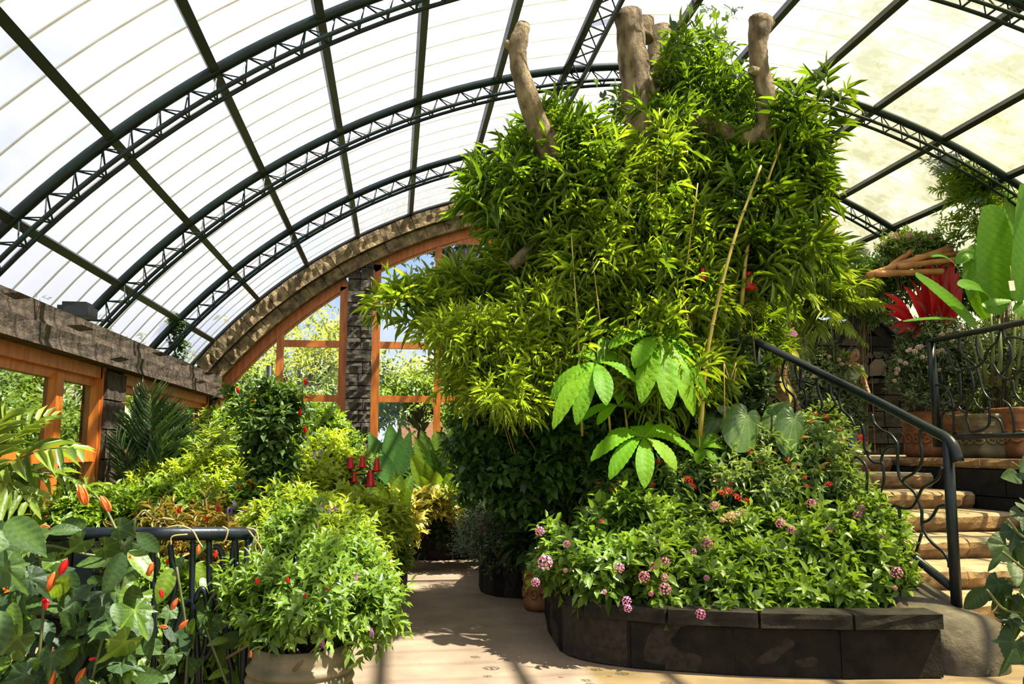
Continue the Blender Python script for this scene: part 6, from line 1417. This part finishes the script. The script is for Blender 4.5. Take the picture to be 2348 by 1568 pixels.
big = [(20, 1190, 3.7, 150, 20), (70, 1235, 3.8, 120, 40), (10, 1300, 3.7, 120, 60), (0, 1400, 3.4, 150, 60), (40, 1460, 3.5, 110, 90), (110, 1220, 4.2, 80, 20), (200, 1200, 4.3, 90, 170), (190, 1240, 4.2, 80, 130), (240, 1255, 4.2, 90, 20), (275, 1210, 4.2, 80, 30), (300, 1290, 4.2, 85, 100), (305, 1340, 4.2, 100, 85), (320, 1400, 4.2, 90, 70), (345, 1440, 4.2, 80, 80), (290, 1450, 4.2, 90, 10), (260, 1520, 4.1, 90, 10), (300, 1545, 4.1, 90, 20), (120, 1500, 4.1, 80, 90), (150, 1360, 4.3, 80, 60), (100, 1330, 4.2, 75, 100), (180, 1440, 4.3, 75, 40),
       (200, 1330, 4.4, 60, 20), (60, 1330, 4.1, 90, 60), (140, 1290, 4.2, 70, 120), (390, 1400, 4.4, 55, 100), (470, 1410, 4.4, 70, 80), (500, 1425, 4.4, 60, 20), (350, 1480, 4.3, 60, 80), (380, 1540, 4.3, 70, 100), (400, 1500, 4.3, 60, 120)]
for x, y, Y, s, a in big: put_leaf(fv, x, y, Y, s * .64, a + r.normal(0, 12), 'vine', 'lobed' if r.random() < .55 else 'oval')
for k in range(250):
    x, y = r.uniform(-60, 330), r.uniform(1215, 1640)
    if 150 < x < 240 and y < 1300: continue
    put_leaf(fv, x, y, r.uniform(4.0, 4.9), r.uniform(38, 72), r.uniform(20, 160), r.choice(['vine', 'dark', 'dark', 'vine', 'grass']), 'lobed' if r.random() < .5 else 'oval')
for k in range(60):
    x, y = r.uniform(330, 600), r.uniform(1240, 1640); put_leaf(fv, x, y, r.uniform(4.45, 4.9), r.uniform(35, 65), r.uniform(20, 160), r.choice(['vine', 'dark', 'grass']), 'oval')
for x, y, s, key, ti in ((190, 1135, 24, 'orange', (-.35, -.2, 1)), (242, 1155, 20, 'orange', (-.5, -.1, .8)), (115, 1335, 22, 'orange', (.35, 0, 1)), (105, 1380, 16, 'redbud', (.2, -.3, -.8)), (145, 1300, 18, 'redbud', (.4, 0, 1)), (345, 1305, 15, 'orange', (.3, 0, 1)), (400, 1385, 14, 'orange', (.5, 0, 1)), (37, 1385, 14, 'redbud', (.1, 0, 1)), (120, 1555, 16, 'orange', (.2, 0, 1)), (185, 1550, 18, 'orange', (.5, 0, 1)), (420, 1432, 13, 'orange', (.6, 0, .6)), (375, 1437, 10, 'orange', (-1, 0, .1)), (103, 1208, 11, 'orange', (-1, 0, .1)), (268, 1415, 14, 'orange', (.8, -.2, .3)), (297, 1280, 7, 'redbud', (.3, 0, 1)), (212, 1510, 8, 'redbud', (.8, 0, .2)), (370, 1360, 10, 'redbud', (-.3, 0, 1)), (455, 1260, 11, 'orange', (0, 0, 1)), (495, 1270, 9, 'redbud', (.1, 0, 1)), (575, 1500, 8, 'orange', (0, 0, 1))):
    flower(fv, key, x, y, 4.1, s, r, 'flower_bud', tilt=ti)
td = thing('vine_tendrils', 'dry yellow tendrils curled around the black foreground handrail', 'vine', on4(400, 1224)); m = MB()
for P in ([(380, 1210), (410, 1205), (440, 1215), (455, 1240), (465, 1255)], [(510, 1207), (522, 1215), (518, 1235), (512, 1245)], [(565, 1210), (585, 1215), (592, 1235), (585, 1255), (595, 1275), (610, 1300)], [(300, 1225), (330, 1222), (345, 1235), (340, 1250)], [(430, 1225), (395, 1230), (392, 1250)], [(570, 1215), (600, 1260), (580, 1270), (560, 1255)], [(310, 1190), (330, 1170), (345, 1180), (360, 1195)]):
    add('tendril', MB().tube(smoothpath([at(x, y, ly - .05) for x, y in P], 4), .0045, 5), MT['tendril'], td)
# right edge vine
rv = thing('right_edge_vine', 'shaded large-leaved vine hanging at the right edge in front of the stairs', 'vine', g0(2345, 1568, 3.6, 0))
m = MB()
for P in ([(2420, 1700), (2400, 1400), (2370, 1200), (2360, 1000)], [(2400, 1400), (2310, 1400), (2262, 1352)], [(2380, 1330), (2330, 1290), (2298, 1265)], [(2400, 1250), (2345, 1230), (2310, 1190)], [(2380, 1110), (2340, 1075), (2320, 1060)]): add('vine_stem', MB().tube(smoothpath([at(x, y, 3.6) for x, y in P], 5), .006, 6), MT['stem'], rv)
for x, y, s, a in ((2350, 1050, 55, 150), (2330, 1095, 60, 170), (2345, 1130, 60, 120), (2335, 1175, 50, 100), (2320, 1215, 60, 130), (2300, 1250, 75, 150), (2345, 1195, 55, 60), (2350, 1260, 60, 80), (2262, 1350, 60, 160), (2285, 1340, 60, 120), (2310, 1330, 60, 150), (2300, 1380, 60, 90), (2345, 1330, 80, 90), (2340, 1400, 80, 120), (2330, 1440, 75, 60), (2320, 1470, 85, 125), (2350, 1540, 60, 90), (2350, 1480, 70, 60), (2345, 1080, 50, 30), (2310, 1290, 50, 110), (2330, 1360, 70, 140), (2300, 1410, 60, 70), (2340, 1230, 60, 100), (2348, 1160, 60, 70)):
    put_leaf(rv, x + 8, y, 3.6 + r.uniform(-.1, .15), s * 1.15, a, 'dark', 'lobed' if r.random() < .6 else 'oval')  # dark leaf colour stands in for the shade on this vine
# hanging vine at the far truss foot
t, r = shrub('hanging_vine', 'thin leafy vine hanging down the far left stone lintel', 'vine', at(402, 930, 11.7), [(402, 930, 10, 30, 11.75), (402, 860, 12, 40, 11.8), (400, 790, 16, 25, 11.8), (385, 775, 18, 15, 11.7), (405, 985, 9, 30, 11.75), (408, 745, 12, 15, 11.6)], 170, 6, .10, .07, .05, 'vine', 'heart', seed=91, nst=10)
# heart-leaved climber at the very top
t, r = shrub('heart_leaf_climber', 'hanging heart-leaved climber at the top right of the trunk', 'vine', at(1600, 200, 9.3), [], 0, 6, .1, .1, .1, 'broad', 'heart', seed=92, nst=0) if False else (thing('heart_leaf_climber', 'hanging heart-leaved climber to the right of the tallest trunk', 'vine', at(1600, 200, 7.6)), np.random.default_rng(92))
m = MB(); Ps = [[(1560, 60), (1600, 10), (1640, 30), (1640, 90)], [(1600, 15), (1580, 45), (1600, 80)], [(1640, 90), (1670, 100), (1680, 150), (1700, 200)], [(1660, 10), (1675, 20), (1680, 40)], [(1410, 180), (1415, 230), (1405, 300)], [(1600, 330), (1640, 345), (1660, 360)]]
for P in Ps: add('vine_stem', MB().tube(smoothpath([at(x, y, 7.6) for x, y in P], 4), .005, 5), MT['stem'], t)
for k in range(46):
    P = Ps[r.integers(0, len(Ps))]; q = P[r.integers(0, len(P))]; put_leaf(t, q[0] + r.normal(0, 16), q[1] + r.normal(0, 14), 7.6 + r.normal(0, .1), r.uniform(16, 26), r.uniform(40, 140), r.choice(['dark', 'vine', 'grass']), 'lobed', rr=r)
# dense planting at the back of the terrace, behind the banana stalks
t, r = shrub('terrace_hedge', 'dense dark leafy planting behind the banana stalks on the terrace', 'hedge', g0(2290, 960, 10.6, 1.48),
  [(2230, 800, 60, 50, 10.5), (2300, 780, 60, 50, 10.4), (2360, 800, 50, 60, 10.4), (2240, 880, 60, 50, 10.4), (2320, 880, 70, 50, 10.3), (2290, 930, 80, 30, 10.2)], 1000, 8, .14, .10, .042, 'salvia', 'small', seed=95, zmin=1.5)
for x, y, s in ((2215, 745, 6), (2330, 752, 7), (2300, 800, 6), (2240, 812, 6), (2342, 830, 6)): flower(t, 'palepink', x, y, 9.9, s, r)
